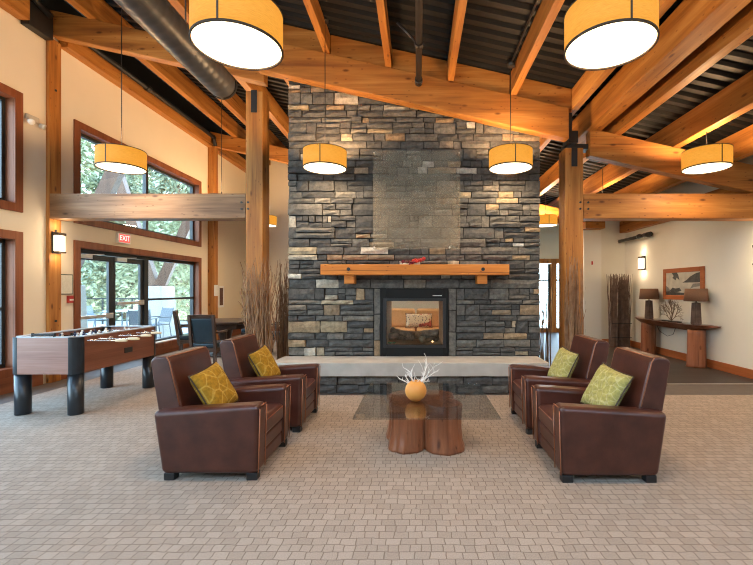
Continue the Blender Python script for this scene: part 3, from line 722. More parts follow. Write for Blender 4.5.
# mantel
r = thing('mantel_shelf', 'orange timber mantel shelf across the chimney stones', 'mantel', (-.045, CY - .15, 1.655))
m = MB(); m.box(-1.36, 1.36, -.13, .13, 0, .15); m.build('shelf', MANTEL, r, bevel=.006)
for xx in (-.955, .98):
    m = MB(); m.box(xx - .075, xx + .075, -.06, .13, -.13, 0); m.build('corbel', MANTEL, r, bevel=.006)
    m = MB(); m.tube([(xx, -.13, .08), (xx, -.145, .08)], .026, 14); m.build('bolt', BLACK, r)
r = thing('berry_spray', 'small spray of red berries and burgundy leaves on the mantel', 'decoration', (-.09, CY - .24, 1.806))
m = MB()
for i in range(16):
    t = random.random(); m.sphere((-.02 + .20 * t, random.uniform(-.03, .03), .02 + .07 * t + random.uniform(-.015, .02)), random.uniform(.018, .03), 2)
m.build('berries', BERRY, r)
m = MB()
for i in range(34):
    M = Matrix.Translation((random.uniform(-.15, .06), random.uniform(-.05, .05), random.uniform(.012, .05))) @ Euler((random.uniform(-.9, .9), random.uniform(-.9, .9), random.uniform(0, 6))).to_matrix().to_4x4()
    w_ = random.uniform(.025, .045)
    vs = [m.bm.verts.new(M @ Vector(p)) for p in ((-w_, 0, 0), (-w_ * .2, -w_ * .5, .004), (w_, 0, 0), (-w_ * .2, w_ * .5, .004))]; m.bm.faces.new(vs)
m.build('leaves', LEAFR, r)
# sheer panel
r = thing('art_panel', 'sheer translucent square panel hung over the mantel stones', 'wall art', (-.03, CY - .09, 2.04))
m = MB(); m.box(-.635, .655, -.004, .004, 0, 1.46); m.build('panel', VEIL, r)
for xx, zz in ((-.62, 1.43), (.64, 1.43), (-.62, .03), (.50, .03)):
    m = MB(); m.tube([(xx, -.012, zz), (xx, .09, zz)], .012, 8); m.build('standoff', SATIN, r)

# ------------------------------------------------------------------ armchairs
def armchair(label, loc, rz):
    r = thing('armchair', label, 'armchair', loc, rz, 'brown leather armchairs')
    for s in (-1, 1):
        m = MB(); ya, yb_ = (s * .225, s * .385) if s > 0 else (-.385, -.225)
        m.prism([(-.335, .05), (.395, .05), (.41, .575), (-.405, .525)], 'y', ya, yb_)
        arm = m.build('arm', LEATHER, r, bevel=.042, seg=5, smooth=True)
        m = MB()
        for yy in (ya + .012, yb_ - .012):
            m.tube([(.398, yy, .06), (.411, yy, .54)], .0045, 6)
        m.tube([(.413, ya + .03, .562), (.413, yb_ - .03, .562)], .0045, 6)
        m.build('piping', PIPING, arm)
    m = MB(); m.prism([(-.34, .12), (-.19, .12), (-.19, .40), (-.315, .90), (-.35, .93), (-.44, .925), (-.475, .89), (-.41, .50)], 'y', -.30, .30)
    bk = m.build('backrest', LEATHER, r, bevel=.034, seg=4, smooth=True)
    m = MB()
    for yy in (-.302, .302): m.tube([(-.24, yy * .985, .55), (-.322, yy * .985, .888), (-.345, yy * .97, .922)], .0045, 6)
    m.tube([(-.335, -.28, .922), (-.335, .28, .922)], .0045, 6); m.build('piping', PIPING, bk)
    m = MB(); m.box(-.2, .40, -.223, .223, .285, .43); sc = m.build('seat_cushion', LEATHER, r, bevel=.035, seg=4, smooth=True)
    m = MB(); m.tube([(.395, -.20, .405), (.395, .20, .405)], .0045, 6); m.build('piping', PIPING, sc)
    m = MB(); m.box(-.19, .385, -.224, .224, .172, .283); m.build('front_rail', LEATHER, r, bevel=.02, seg=3, smooth=True)
    m = MB(); m.box(-.3, .38, -.224, .224, .055, .17); m.build('base', LEATHER, r, bevel=.02, seg=3, smooth=True)
    for sx in (-.28, .345):
        for sy in (-.335, .335):
            m = MB(); m.box(sx - .04, sx + .04, sy - .035, sy + .035, 0, .055); m.build('foot', BLACK, r, bevel=.004)
    return r
ac = armchair('brown leather armchair at front left with mustard cushion, nearest foosball table', (-1.605, 3.51, 0), 0)
dup(ac, (-1.575, 4.56, 0), 0, 'brown leather armchair at back left with mustard cushion, nearer the chimney')
dup(ac, (1.465, 3.47, 0), PI, 'brown leather armchair at front right with lime-green cushion')
dup(ac, (1.475, 4.50, 0), PI, 'brown leather armchair at back right with lime-green cushion, nearer the chimney')

def cushion(label, loc, rot, m_, w=.40, h=.40, t=.13):
    r = thing('cushion', label, 'cushion', loc, 0, 'armchair cushions'); r.rotation_euler = rot
    m = MB(); N = 14; top = []; bot = []
    for j in range(N + 1):
        for i in range(N + 1):
            u, v = -1 + 2 * i / N, -1 + 2 * j / N
            k = 1 - .07 * (1 - v * v) ; k2 = 1 - .07 * (1 - u * u)
            d = t / 2 * ((1 - u ** 4) * (1 - v ** 4)) ** .5
            top.append((u * w / 2 * k, v * h / 2 * k2, d)); bot.append((u * w / 2 * k, v * h / 2 * k2, -d))
    T = [m.bm.verts.new(p) for p in top]
    B = []
    for idx, p in enumerate(bot):
        i, j = idx % (N + 1), idx // (N + 1)
        B.append(T[idx] if i in (0, N) or j in (0, N) else m.bm.verts.new(p))
    for j in range(N):
        for i in range(N):
            a = j * (N + 1) + i
            m.bm.faces.new((T[a], T[a + 1], T[a + N + 2], T[a + N + 1])); 
            try: m.bm.faces.new((B[a + N + 1], B[a + N + 2], B[a + 1], B[a]))
            except ValueError: pass
    c = m.build('cover', m_, r, smooth=True)
    pts = []
    for (ax, v) in (('b', -1), ('r', 1), ('t', 1), ('l', -1)):
        for i in range(N):
            s = -1 + 2 * i / N
            u_, v_ = {'b': (s, -1), 'r': (1, s), 't': (-s, 1), 'l': (-1, -s)}[ax]
            pts.append((u_ * w / 2 * (1 - .07 * (1 - v_ * v_)), v_ * h / 2 * (1 - .07 * (1 - u_ * u_)), 0))
    pts.append(pts[0]); m = MB(); m.tube(pts, .006, 6, cap=False); m.build('piping', TRIMC, r)
    return r
def cush_rot(front, yaw, lean, roll):
    # cushion plane's normal faces front (+1 = +x, -1 = -x), leaning back
    R = Matrix.Rotation(yaw, 3, 'Z') @ Matrix.Rotation((PI / 2 - lean) * front, 3, 'Y') @ Matrix.Rotation(PI / 2 + roll, 3, 'Z')
    return R.to_euler()
cushion('mustard patterned cushion on the front left armchair', (-1.69, 3.46, .615), cush_rot(1, -.12, .48, .14), MUSTARD)
cushion('mustard patterned cushion on the back left armchair', (-1.665, 4.52, .615), cush_rot(1, -.12, .45, .14), MUSTARD)
cushion('lime-green patterned cushion on the front right armchair', (1.545, 3.42, .615), cush_rot(-1, .22, .50, -.12), LIME)
cushion('lime-green patterned cushion on the back right armchair', (1.55, 4.45, .615), cush_rot(-1, .12, .42, -.08), LIME)

# ------------------------------------------------------------------ coffee table
TXC, TYC = .06, 3.95
r = thing('coffee_table', 'glass-topped coffee table on a lobed tree-stump base between armchairs', 'coffee table', (TXC, TYC, 0))
m = MB(); N = 144; rings = []
CIRC = ((-.155, -.13, .165), (.175, -.15, .175), (.10, .16, .2), (-.17, .14, .19))
for z_, k in ((0, 1.05), (.02, 1.05), (.08, .99), (.2, .95), (.32, .95), (.40, .97), (.41, .95)):
    row = []
    for i in range(N):
        th = 2 * PI * i / N; base = .12; dx, dy = math.cos(th), math.sin(th)
        for cx, cy_, R0 in CIRC:
            b_ = cx * dx + cy_ * dy; disc = b_ * b_ - (cx * cx + cy_ * cy_ - R0 * R0)
            if disc >= 0: base = max(base, b_ + disc ** .5)
        rr = base * k + .006 * math.sin(th * 17 + z_ * 6) + .004 * math.sin(th * 41)
        row.append(m.bm.verts.new((rr * math.cos(th), rr * math.sin(th), z_)))
    rings.append(row)
for A, B in zip(rings, rings[1:]):
    for k in range(N): m.bm.faces.new((A[k], A[(k + 1) % N], B[(k + 1) % N], B[k])).smooth = True
m.bm.faces.new(rings[-1]); m.bm.faces.new(rings[0][::-1])
m.build('stump_base', STUMP, r)
m = MB(); m.box(-.58, .60, -.66, .60, .412, .424); m.build('glass_top', TABLEGLASS, r, bevel=.003)
# vase
r = thing('round_vase', 'round orange glazed vase on the glass coffee table', 'vase', (-.02, 3.80, .425))
m = MB(); R = .098; prof = [(.0, .0), (.022, 0)]
for i in range(1, 15):
    a = -PI / 2 + .24 + (PI - .24 - .42) * i / 14; prof.append((R * math.cos(a), R * .98 + R * math.sin(a)))
prof += [(prof[-1][0] - .006, prof[-1][1] - .002), (.02, .1)]
m.lathe(prof, 36); m.build('body', ORNG, r)
def branchy(m, p, d, L, rad, depth, rnd, spread=.6, n=4):
    pts = [Vector(p)]; dd = Vector(d).normalized()
    for i in range(n):
        dd = (dd + Vector((rnd.uniform(-1, 1), rnd.uniform(-1, 1), rnd.uniform(-.6, .8))) * .28).normalized(); pts.append(pts[-1] + dd * L / n)
    m.tube(pts, [rad * (1 - .55 * i / n) for i in range(n + 1)], 5)
    if depth > 0:
        for i in range(1, n + 1):
            if rnd.random() < .85:
                nd_ = (dd + Vector((rnd.uniform(-1, 1), rnd.uniform(-.7, .7), rnd.uniform(-.7, .9))) * spread * 1.6).normalized()
                branchy(m, pts[i], nd_, L * rnd.uniform(.4, .6), rad * .6, depth - 1, rnd, spread, max(2, n - 1))
r2 = thing('white_branches', 'bleached white branching twigs standing in the orange vase', 'branches', (-.02, 3.80, .60))
rr = random.Random(3); m = MB()
for d, L in (((.62, .05, .8), .22), ((.9, -.05, .75), .27), ((-.35, .1, .8), .17), ((-.8, 0, .35), .14), ((.2, -.15, .9), .2), ((.9, .1, .3), .15), ((-.6, -.1, .6), .16), ((.7, .15, .6), .2)):
    branchy(m, (0, 0, -.06), d, L * (.62 if abs(d[0]) < .3 else .92), .0075, 2, rr, .5)
m.build('twigs', CORAL, r2)

# ------------------------------------------------------------------ foosball table
r = thing('foosball_table', 'cherry and black foosball table by the left windows', 'game table', (-4.28, 5.47, 0))
W2, L2 = .395, .74
m = MB()
m.box(-W2 + .10, W2 - .10, -L2, -L2 + .035, .475, .89, mi=1); m.box(-W2 + .10, W2 - .10, L2 - .035, L2, .475, .89, mi=1)
m.box(-W2, -W2 + .035, -L2 + .1, L2 - .1, .475, .89); m.box(W2 - .035, W2, -L2 + .1, L2 - .1, .475, .89); m.box(-W2 + .03, W2 - .03, -L2 + .03, L2 - .03, .475, .55)
m.build('cabinet', [CHERRY, CHERRYX], r, bevel=.003)
for sx in (-1, 1):
    for sy in (-1, 1):
        m = MB(); pts = [(0, 0), (-.10, 0), (-.10, .075)] ; arc = []
        cx, cy = W2 - .10, L2 - .10
        poly = [(cx - .005, cy + .10), (cx - .005, cy - .005), (cx + .10, cy - .005)] + [(cx + .102 * math.cos(a), cy + .102 * math.sin(a)) for a in [PI / 2 * i / 8 for i in range(9)]]
        m.prism([(sx * u, sy * v) for u, v in poly], 'z', .472, .895); m.build('corner_post', BLKPL, r)
        m = MB(); m.lathe([(0, 0), (.075, 0), (.078, .006), (.078, .475), (0, .475)], 32, (sx * (W2 - .088), sy * (L2 - .09), 0)); m.build('leg', BLKPL, r)
m = MB(); m.box(-W2 + .035, W2 - .035, -L2 + .035, L2 - .035, .70, .712); m.build('playfield', mat('field_pale', (.55, .60, .62), .4), r)
m = MB()
for s in (-1, 1):
    m.box(s * W2 - s * .065 if s > 0 else -W2, W2 if s > 0 else -W2 + .065, -L2 + .095, L2 - .095, .89, .905)
    m.box(-W2 + .095, W2 - .095, L2 - .065 if s > 0 else -L2, L2 if s > 0 else -L2 + .065, .89, .905)
m.build('top_rail', mat('grey_rail', (.42, .46, .50), .3), r, bevel=.005)
m = MB(); m.box(W2 - .002, W2 + .008, .02, .17, .60, .67); m.build('ball_return', BLACK, r, bevel=.003)
BLUEP = mat('player_navy', (.012, .02, .06), .35); PALEP = mat('player_cream', (.72, .68, .60), .4); HAND = mat('handle_wood', (.75, .60, .38), .45)
for i in range(8):
    yy = -L2 + .15 + i * (2 * L2 - .3) / 7; side = 1 if i in (0, 1, 3, 5) else -1
    zz = .845; off = (.24, .27, 0, .2, 0, .12, 0, 0)[i]
    m = MB(); m.tube([(-W2 - .06, yy, zz), (W2 + .06, yy, zz)] if False else [(-W2 - (.10 if side < 0 else .05), yy, zz), (W2 + (.10 if side > 0 else .05) + off, yy, zz)], .0085, 8)
    rod = m.build('rod', CHROME, r)
    ex = (W2 + .10 + off) if side > 0 else (-W2 - .10)
    m = MB(); m.tube([(ex - side * .01, yy, zz), (ex + side * .03, yy, zz), (ex + side * .10, yy, zz), (ex + side * .125, yy, zz)], [.014, .018, .017, .012], 10); m.build('handle', HAND, rod)
    npl = (1, 2, 3, 5, 5, 3, 2, 1)[i]
    ang = random.uniform(-.5, .5)
    for k in range(npl):
        px = (k - (npl - 1) / 2) * (.52 / max(1, npl - .4)) + off * .3
        M = Matrix.Translation((px, yy, zz)) @ Matrix.Rotation(ang, 4, 'X')
        m = MB(); m.box(-.016, .016, -.011, .011, -.03, .03, M); m.box(-.012, .012, -.013, .013, -.085, -.03, M); m.sphere(M @ Vector((0, 0, .045)), .016, 1)
        m.build('player_figure', BLUEP if side > 0 else PALEP, rod, bevel=.004)
    m = MB()
    for s in (-1, 1): m.tube([(s * (W2 - .06), yy, zz), (s * (W2 - .035), yy, zz)], .02, 10)
    m.build('bumper', BLACK, rod)
m = MB(); m.tube([(-.12, -L2 - .0, .93), (.12, -L2 - .0, .93)], .004, 5)
for k in range(8): m.box(-.1 + k * .026, -.083 + k * .026, -L2 + .0, -L2 + .025, .915, .94)
m.box(-.13, -.12, -L2, -L2 + .03, .9, .945); m.box(.12, .13, -L2, -L2 + .03, .9, .945); m.build('score_beads', BLACK, r)

# ------------------------------------------------------------------ card table and chairs, far left
r = thing('card_table', 'large round dark wood card table behind the left armchairs', 'table', (-4.25, 9.15, 0))
m = MB(); m.lathe([(0, .70), (.70, .70), (.72, .715), (.72, .755), (.70, .765), (0, .765)], 8, smooth=False); m.build('table_top', DARKW, r, bevel=.006)
m = MB(); m.lathe([(0, .60), (.60, .60), (.60, .70), (0, .70)], 8, smooth=False); m.build('apron', DARKW, r)
m = MB(); m.lathe([(0, 0), (.36, 0), (.36, .05), (.14, .12), (.10, .3), (.16, .55), (.3, .6), (0, .6)], 20); m.build('pedestal', DARKW, r)
def card_chair(label, loc, rz):
    r = thing('card_chair', label, 'chair', loc, rz, 'card table chairs')    # local +x is the front
    m = MB(); m.box(-.22, .24, -.22, .22, .40, .49); m.build('seat', TEALF, r, bevel=.03, seg=3, smooth=True)
    m = MB(); m.prism([(-.20, .50), (-.16, .50), (-.26, .93), (-.30, .93)], 'y', -.185, .185); m.build('back_pad', TEALF, r, bevel=.012, seg=2)
    for s in (-1, 1):
        m = MB(); m.prism([(-.23, .30), (-.18, .30), (-.275, .98), (-.325, .98)], 'y', s * .185 if s > 0 else -.235, .235 if s > 0 else -.185); m.build('back_stile', CHAIRW, r, bevel=.006)
        m = MB(); m.box(-.21, .16, s * .235 - .025, s * .235 + .025, .66, .695); m.box(.10, .14, s * .235 - .02, s * .235 + .02, .40, .66); m.build('armrest', CHAIRW, r, bevel=.008)
    m = MB(); m.prism([(-.278, .93), (-.248, .93), (-.268, 1.0), (-.33, 1.0)], 'y', -.235, .235); m.build('top_rail', CHAIRW, r, bevel=.006)
    m = MB(); m.box(-.23, .23, -.23, .23, .33, .40); m.build('seat_frame', CHAIRW, r, bevel=.006)
    for sx in (-.19, .19):
        for sy in (-.19, .19):
            m = MB(); m.box(sx - .025, sx + .025, sy - .025, sy + .025, 0, .33); m.build('leg', CHAIRW, r, bevel=.004)
    return r
cc = card_chair('dark card chair with teal back seen from behind, nearest armchairs', (-3.79, 7.55, 0), PI / 2)
dup(cc, (-4.78, 8.75, 0), .45, 'dark card chair seen side-on beside the glass sidelight')
dup(cc, (-4.05, 10.25, 0), -PI / 2, 'dark card chair with shiny blue back on far side of card table')
dup(cc, (-3.15, 9.3, 0), PI, 'dark card chair mostly hidden behind the left armchair')

# ------------------------------------------------------------------ twigs
def twig_bundle(name, label, loc, n, h, r0, r1, m_, seed, bind=True, bend=.12, rad=.009, box_=None):
    rr = random.Random(seed); r = thing(name, label, 'twig bundle', loc, 0, 'standing twig bundles')
    m = MB()
    for i in range(n):
        a = rr.uniform(0, 2 * PI); q_ = rr.random() ** .5
        b = (r0 * q_ * math.cos(a), r0 * q_ * math.sin(a)) if not box_ else (rr.uniform(-box_[0], box_[0]), rr.uniform(-box_[1], box_[1]))
        t = (b[0] * r1 / r0 + rr.uniform(-.05, .05), b[1] * r1 / r0 + rr.uniform(-.05, .05)); hh = h * (rr.uniform(.92, 1.02) if box_ else rr.uniform(.70, 1.04))
        pts = []
        for k in range(9):
            s = k / 8; wv = bend * .35
            pts.append((b[0] + (t[0] - b[0]) * s ** 1.3 + rr.uniform(-wv, wv) * (s if k else 0), b[1] + (t[1] - b[1]) * s ** 1.3 + rr.uniform(-wv, wv) * (s if k else 0), hh * s))
        R_ = rad * rr.uniform(.6, 1.4); m.tube(pts, [R_ * (1 - .65 * k / 8) for k in range(9)], 5)
        if rr.random() < .6:
            k = rr.choice((4, 5, 6)); p = Vector(pts[k]); q2 = Vector((rr.uniform(-1, 1) * bend, rr.uniform(-1, 1) * bend, .25)); m.tube([p, p + q2 * .5 + Vector((rr.uniform(-.02, .02), 0, .02)), p + q2 * 1.1], [R_ * .5, R_ * .4, R_ * .25], 4)
    m.build('twigs', m_, r)
    if bind:
        for zz in (.14 * h, .33 * h):
            m = MB(); m.box(-box_[0] - .015, box_[0] + .015, -box_[1] - .015, -box_[1] - .004, zz, zz + .012); m.build('binding_wire', BLACK, r)
    return r
twig_bundle('twig_bundle', 'tall curly willow twigs standing in front of the left timber post', (-2.36, 6.18, 0), 95, 1.88, .15, .24, TWIG, 2, bend=.16, rad=.010, bind=False)
twig_bundle('twig_bundle', 'willow twig screen between the left post and the chimney', (-2.17, 6.85, 0), 56, 1.88, .16, .17, TWIG, 4, bend=.1, rad=.011, bind=False)
twig_bundle('twig_bundle', 'tall brown twigs standing in front of the right timber post', (2.32, 6.19, 0), 70, 1.86, .14, .10, TWIG, 6, bend=.05, rad=.010, bind=False)
twig_bundle('twig_bundle', 'slender twigs standing between the chimney and right post', (2.06, 6.8, 0), 18, 1.9, .12, .12, TWIG, 7, bend=.06, rad=.011, bind=False)
twig_bundle('twig_bundle', 'dark bundle of straight branches in the back right corner', (5.03, 10.35, 0), 150, 1.80, .30, .31, TWIGD, 8, bend=.03, rad=.012, box_=(.235, .10))
# dark cabinet seen behind the left twigs
r = thing('side_cabinet', 'dark low cabinet glimpsed behind twigs left of chimney', 'cabinet', (-2.6, 9.4, 0))
m = MB(); m.box(-.3, .5, -.2, .2, .06, .98); m.build('body', DARKW, r, bevel=.006)
m = MB(); m.box(-.32, .52, -.22, .22, .98, 1.02); m.build('top', CHAIRW, r, bevel=.004)
m = MB(); m.box(-.28, .09, -.215, -.2, .1, .94); m.build('door', CHAIRW, r, bevel=.004)
m = MB(); m.box(.11, .48, -.215, -.2, .1, .94); m.build('door', CHAIRW, r, bevel=.004)
for sx in (-.26, .46):
    m = MB(); m.box(sx - .03, sx + .03, -.17, .17, 0, .06); m.build('leg', DARKW, r)
# sofa seen through the fire
r = thing('sofa', 'tan sofa seen through the see-through fireplace', 'sofa', (-.05, 9.3, 0))
m = MB(); m.box(-1.0, 1.0, -.45, .40, .10, .42); m.build('base', SOFAF, r, bevel=.03, seg=3)
for s in (-1, 1):
    m = MB(); m.box(min(s * .02, s * .98), max(s * .02, s * .98), -.48, .2, .42, .58); m.build('seat_cushion', SOFAF, r, bevel=.04, seg=3)
    m = MB(); m.box(min(s * .02, s * .98), max(s * .02, s * .98), .12, .38, .58, 1.0); m.build('back_cushion', SOFAF, r, bevel=.05, seg=3)
    m = MB(); m.box(s * 1.0 if s > 0 else -1.2, 1.2 if s > 0 else -1.0, -.45, .40, .10, .75); m.build('arm', SOFAF, r, bevel=.04, seg=3)
for s in (-.9, .9):
    m = MB(); m.box(s - .04, s + .04, -.38, .34, 0, .1); m.build('foot', BLACK, r)
cushion('floral printed cushion on the tan sofa behind the fire', (.02, 9.25, .75), (PI / 2 - .28, 0, .0), FLORAL, .60, .32, .14)

# ------------------------------------------------------------------ console table, right
r = thing('console_table', 'live-edge wood console on two log legs along right wall', 'console table', (5.2, 8.65, 0))
m = MB(); N = 30; A = []; rows = []
for i in range(N + 1):
    t = i / N; yy = -1.30 + 2.6 * t
    fx = -.21 + .03 * math.sin(t * 9) + .02 * math.sin(t * 23); taper = min(1, .35 + min(t, 1 - t) * 6)
    zb_ = .775 - .11 * min(1, min(t, 1 - t) * 5 + .12)
    rows.append([(.18, yy, .785), (fx * taper + .18 * (1 - taper), yy, .785), (fx * taper * .96 + .18 * (1 - taper), yy, .775), (fx * taper * .62 + .05, yy, zb_), (.16, yy, zb_ + .005)])
R_ = [[m.bm.verts.new(p) for p in row] for row in rows]
for a_, b_ in zip(R_, R_[1:]):
    for k in range(5): m.bm.faces.new((a_[k], a_[(k + 1) % 5], b_[(k + 1) % 5], b_[k]))
m.bm.faces.new(R_[0][::-1]); m.bm.faces.new(R_[-1]); bmesh.ops.recalc_face_normals(m.bm, faces=m.bm.faces[:])
m.build('slab_top', SLABW, r)
for yy, wv in ((-.90, 1.0), (.70, .95)):
    m = MB(); rings = []
    for z_, k in ((0, 1.1), (.05, 1.02), (.3, .98), (.62, .96), (.69, .94)):
        rings.append([m.bm.verts.new((.0 + (.155 * k + .01 * math.sin(5 * a + yy)) * math.cos(a), yy + wv * (.15 * k + .012 * math.sin(3 * a + z_)) * math.sin(a), z_)) for a in [2 * PI * i / 28 for i in range(28)]])
    for a_, b_ in zip(rings, rings[1:]):
        for k in range(28): m.bm.faces.new((a_[k], a_[(k + 1) % 28], b_[(k + 1) % 28], b_[k])).smooth = True
    m.bm.faces.new(rings[-1]); m.bm.faces.new(rings[0][::-1]); m.build('log_leg', STUMP, r)
m = MB(); m.box(-.12, .15, -1.0, 1.0, .786, .792); m.build('glass_sheet', TABLEGLASS, r)
def table_lamp(label, loc):
    r = thing('table_lamp', label, 'lamp', loc, 0, 'console lamps')
    m = MB(); m.lathe([(0, 0), (.085, 0), (.085, .015), (.07, .02), (.055, .40), (.02, .41), (0, .41)], 16, smooth=False); m.build('base', TWIGD, r)
    m = MB()
    for k in range(12):
        a = 2 * PI * k / 12; m.tube([(.078 * math.cos(a), .078 * math.sin(a), .015), (.060 * math.cos(a), .060 * math.sin(a), .40)], .011, 5)
    m.build('twig_wrap', TWIGD, r)
    m = MB(); m.tube([(0, 0, .40), (0, 0, .50)], .012, 8); m.build('stem', BLACK, r)
    m = MB(); m.lathe([(.20, .43), (.178, .665), (.172, .665), (.194, .43)], 36, closed=True); m.build('lamp_shade', LSHADE, r)
table_lamp('brown-shaded table lamp at far left end of the console', (5.16, 9.27, .793))
table_lamp('brown-shaded table lamp at near right end of the console', (5.16, 7.70, .793))
r = thing('branch_sculpture', 'flat branching metal coral sculpture between the console lamps', 'sculpture', (5.17, 8.47, .793))
m = MB(); m.box(-.05, .05, -.26, .26, 0, .012); m.build('base', BLACK, r, bevel=.003)
rr = random.Random(9); m = MB()
def fan(p, ang, L, rad, dep):
    e = (p[0] + rr.uniform(-.015, .015), p[1] + math.sin(ang) * L, p[2] + math.cos(ang) * L); m.tube([p, e], [rad, rad * .75], 5)
    if dep:
        for k in range(2 if dep < 4 else 3): fan(e, ang + rr.uniform(-.65, .65), L * rr.uniform(.62, .85), rad * .72, dep - 1)
for a0 in (-1.0, -.5, 0, .5, 1.0): fan((0, 0, .012), a0, .135, .009, 5)
m.build('branches', noisy('bronze_branch', (.10, .07, .05), (.22, .16, .10), 20, .5, metal=.3), r)
# cord under the console
m = MB(); m.tube([(RXW - .04, 9.35, .70), (RXW - .05, 9.2, .52), (RXW - .05, 8.9, .44), (RXW - .05, 8.7, .50), (RXW - .045, 8.6, .70)], .005, 5)
tag(m.build('lamp_cord', BLACK), 'thin dark lamp cord drooping below the console against wall', 'cord')

# framed picture
r = thing('framed_picture', 'wood framed black-and-white lake photograph above the console', 'picture', (RXW - .002, 8.44, 1.23))
m = MB(); w_, h_, f_ = .64, .65, .09
m.box(-.04, 0, -w_, -w_ + f_, 0, h_); m.box(-.04, 0, w_ - f_, w_, 0, h_); m.box(-.04, 0, -w_ + f_, w_ - f_, 0, f_); m.box(-.04, 0, -w_ + f_, w_ - f_, h_ - f_, h_); m.build('frame', BBR, r, bevel=.006)
PH = mat('lake_photograph', rough=.3); tc = nd(PH, 'ShaderNodeTexCoord'); n = nd(PH, 'ShaderNodeTexNoise', Scale=6.0, Detail=6.0); lk(PH, tc.outputs['Object'], n.inputs['Vector'])
rp = ramp(PH, [(.3, (.40, .37, .30)), (.7, (.58, .54, .45))]); lk(PH, n.outputs['Fac'], rp.inputs[0]); lk(PH, rp.outputs[0], bsdf(PH).inputs['Base Color'])
m = MB(); m.box(-.022, -.012, -w_ + f_, w_ - f_, f_, h_ - f_); pr = m.build('print', PH, r)
DK = noisy('photo_dark', (.03, .03, .03), (.08, .08, .075), 18, .3); MD = noisy('photo_mid', (.16, .155, .14), (.24, .23, .2), 18, .3)
def flat(poly, m_, x):
    q_ = MB(); vs = [q_.bm.verts.new((x, -(u - .5) * 2 * (w_ - f_), f_ + v * (h_ - 2 * f_))) for u, v in poly]; q_.bm.faces.new(vs); q_.build('picture_shape', m_, pr)
# u runs left to right as seen from the room
flat([(.5, .55), (.62, .66), (.72, .80), (.86, .92), (1, .97), (1, .55)], DK, -.0232)
flat([(0, 0), (1, 0), (1, .16), (.6, .10), (.3, .14), (0, .2)], DK, -.0233)
flat([(.12, .2), (.2, .34), (.3, .30), (.42, .33), (.48, .2), (.35, .14), (.2, .14)], DK, -.0234)
flat([(.18, 1), (.24, .85), (.2, .78), (.3, .66), (.33, .78), (.42, .66), (.38, .9), (.34, 1)], DK, -.0235)
flat([(.72, .3), (.85, .36), (1, .4), (1, .52), (.8, .5)], MD, -.0236)
flat([(0, .16), (0, .42), (.08, .34), (.14, .18)], MD, -.0237)

# ------------------------------------------------------------------ small things on the left wall
r = thing('exit_sign', 'small lit red EXIT sign above the glass doors', 'sign', (LX + .001, 8.02, 2.33))
m = MB(); m.box(0, .05, -.17, .17, 0, .19); m.build('housing', WHITE, r, bevel=.004)
m = MB(); m.box(.05, .054, -.14, .14, .02, .17); m.build('sign_face', EXITM, r)
cu = bpy.data.curves.new('lettering', 'FONT'); cu.body = 'EXIT'; cu.size = .14; cu.align_x = 'CENTER'; cu.align_y = 'CENTER'; cu.extrude = .001
tmp = bpy.data.objects.new('lettering_curve', cu); C.objects.link(tmp); me = bpy.data.meshes.new_from_object(tmp.evaluated_get(bpy.context.evaluated_depsgraph_get())); bpy.data.objects.remove(tmp)
o = bpy.data.objects.new('lettering', me); C.objects.link(o); o.parent = r; o.location = (.0565, 0, .095); o.rotation_euler = (PI / 2, 0, PI / 2); me.materials.clear(); me.materials.append(LETW)
r = thing('framed_notice', 'small framed paper notice between left post and glass doors', 'notice', (LX + .001, 6.735, 1.36))
m = MB(); m.box(0, .015, -.125, .125, 0, .33); m.build('frame', mat('notice_frame', (.06, .08, .06), .5), r)
m = MB(); m.box(.015, .018, -.11, .11, .015, .315); m.build('paper', noisy('notice_paper', (.62, .60, .50), (.72, .70, .60), 30, .6), r)
r = thing('fire_alarm', 'small red fire alarm pull under the framed notice', 'alarm', (LX + .001, 6.80, 1.22))
m = MB(); m.box(0, .04, -.05, .05, 0, .12); m.build('housing', mat('alarm_red', (.35, .02, .02), .4), r, bevel=.005)
m = MB(); m.box(.04, .05, -.035, .035, .04, .065); m.build('pull_bar', WHITE, r)
r = thing('emergency_light', 'small clear twin-head emergency light beside near left window', 'emergency light', (LX + .001, 6.13, 3.93))
m = MB(); m.box(0, .04, -.10, .10, 0, .08); m.build('housing', noisy('grey_case', (.5, .45, .38), (.55, .5, .43), 9, .4), r, bevel=.01)
for s in (-1, 1):
    m = MB(); m.lathe([(0, 0), (.03, .0), (.042, .05), (.043, .06), (0, .055)], 18); e = m.build('lamp_head', WHITE, r); e.location = (.06, s * .08, -.03); e.rotation_euler = (0, PI / 2 + .4, s * .5)
r = thing('paper_notice', 'white paper notice pinned to the far timber post', 'notice', (-5.535, 11.37, 1.26))
m = MB(); m.box(-.003, .004, -.10, .10, 0, .30); m.build('paper', WHITE, r)
r = thing('fire_extinguisher_box', 'narrow pale recessed cabinet with red extinguisher on back wall corner', 'extinguisher cabinet', (LX + .001, 12.0, .92))
m = MB(); m.box(0, .03, -.17, .17, 0, .62); m.build('box', WHITE, r, bevel=.004)
m = MB(); m.box(.03, .035, -.10, .10, .06, .56); m.build('door', mat('cabinet_glass', (.12, .05, .04), .2), r)

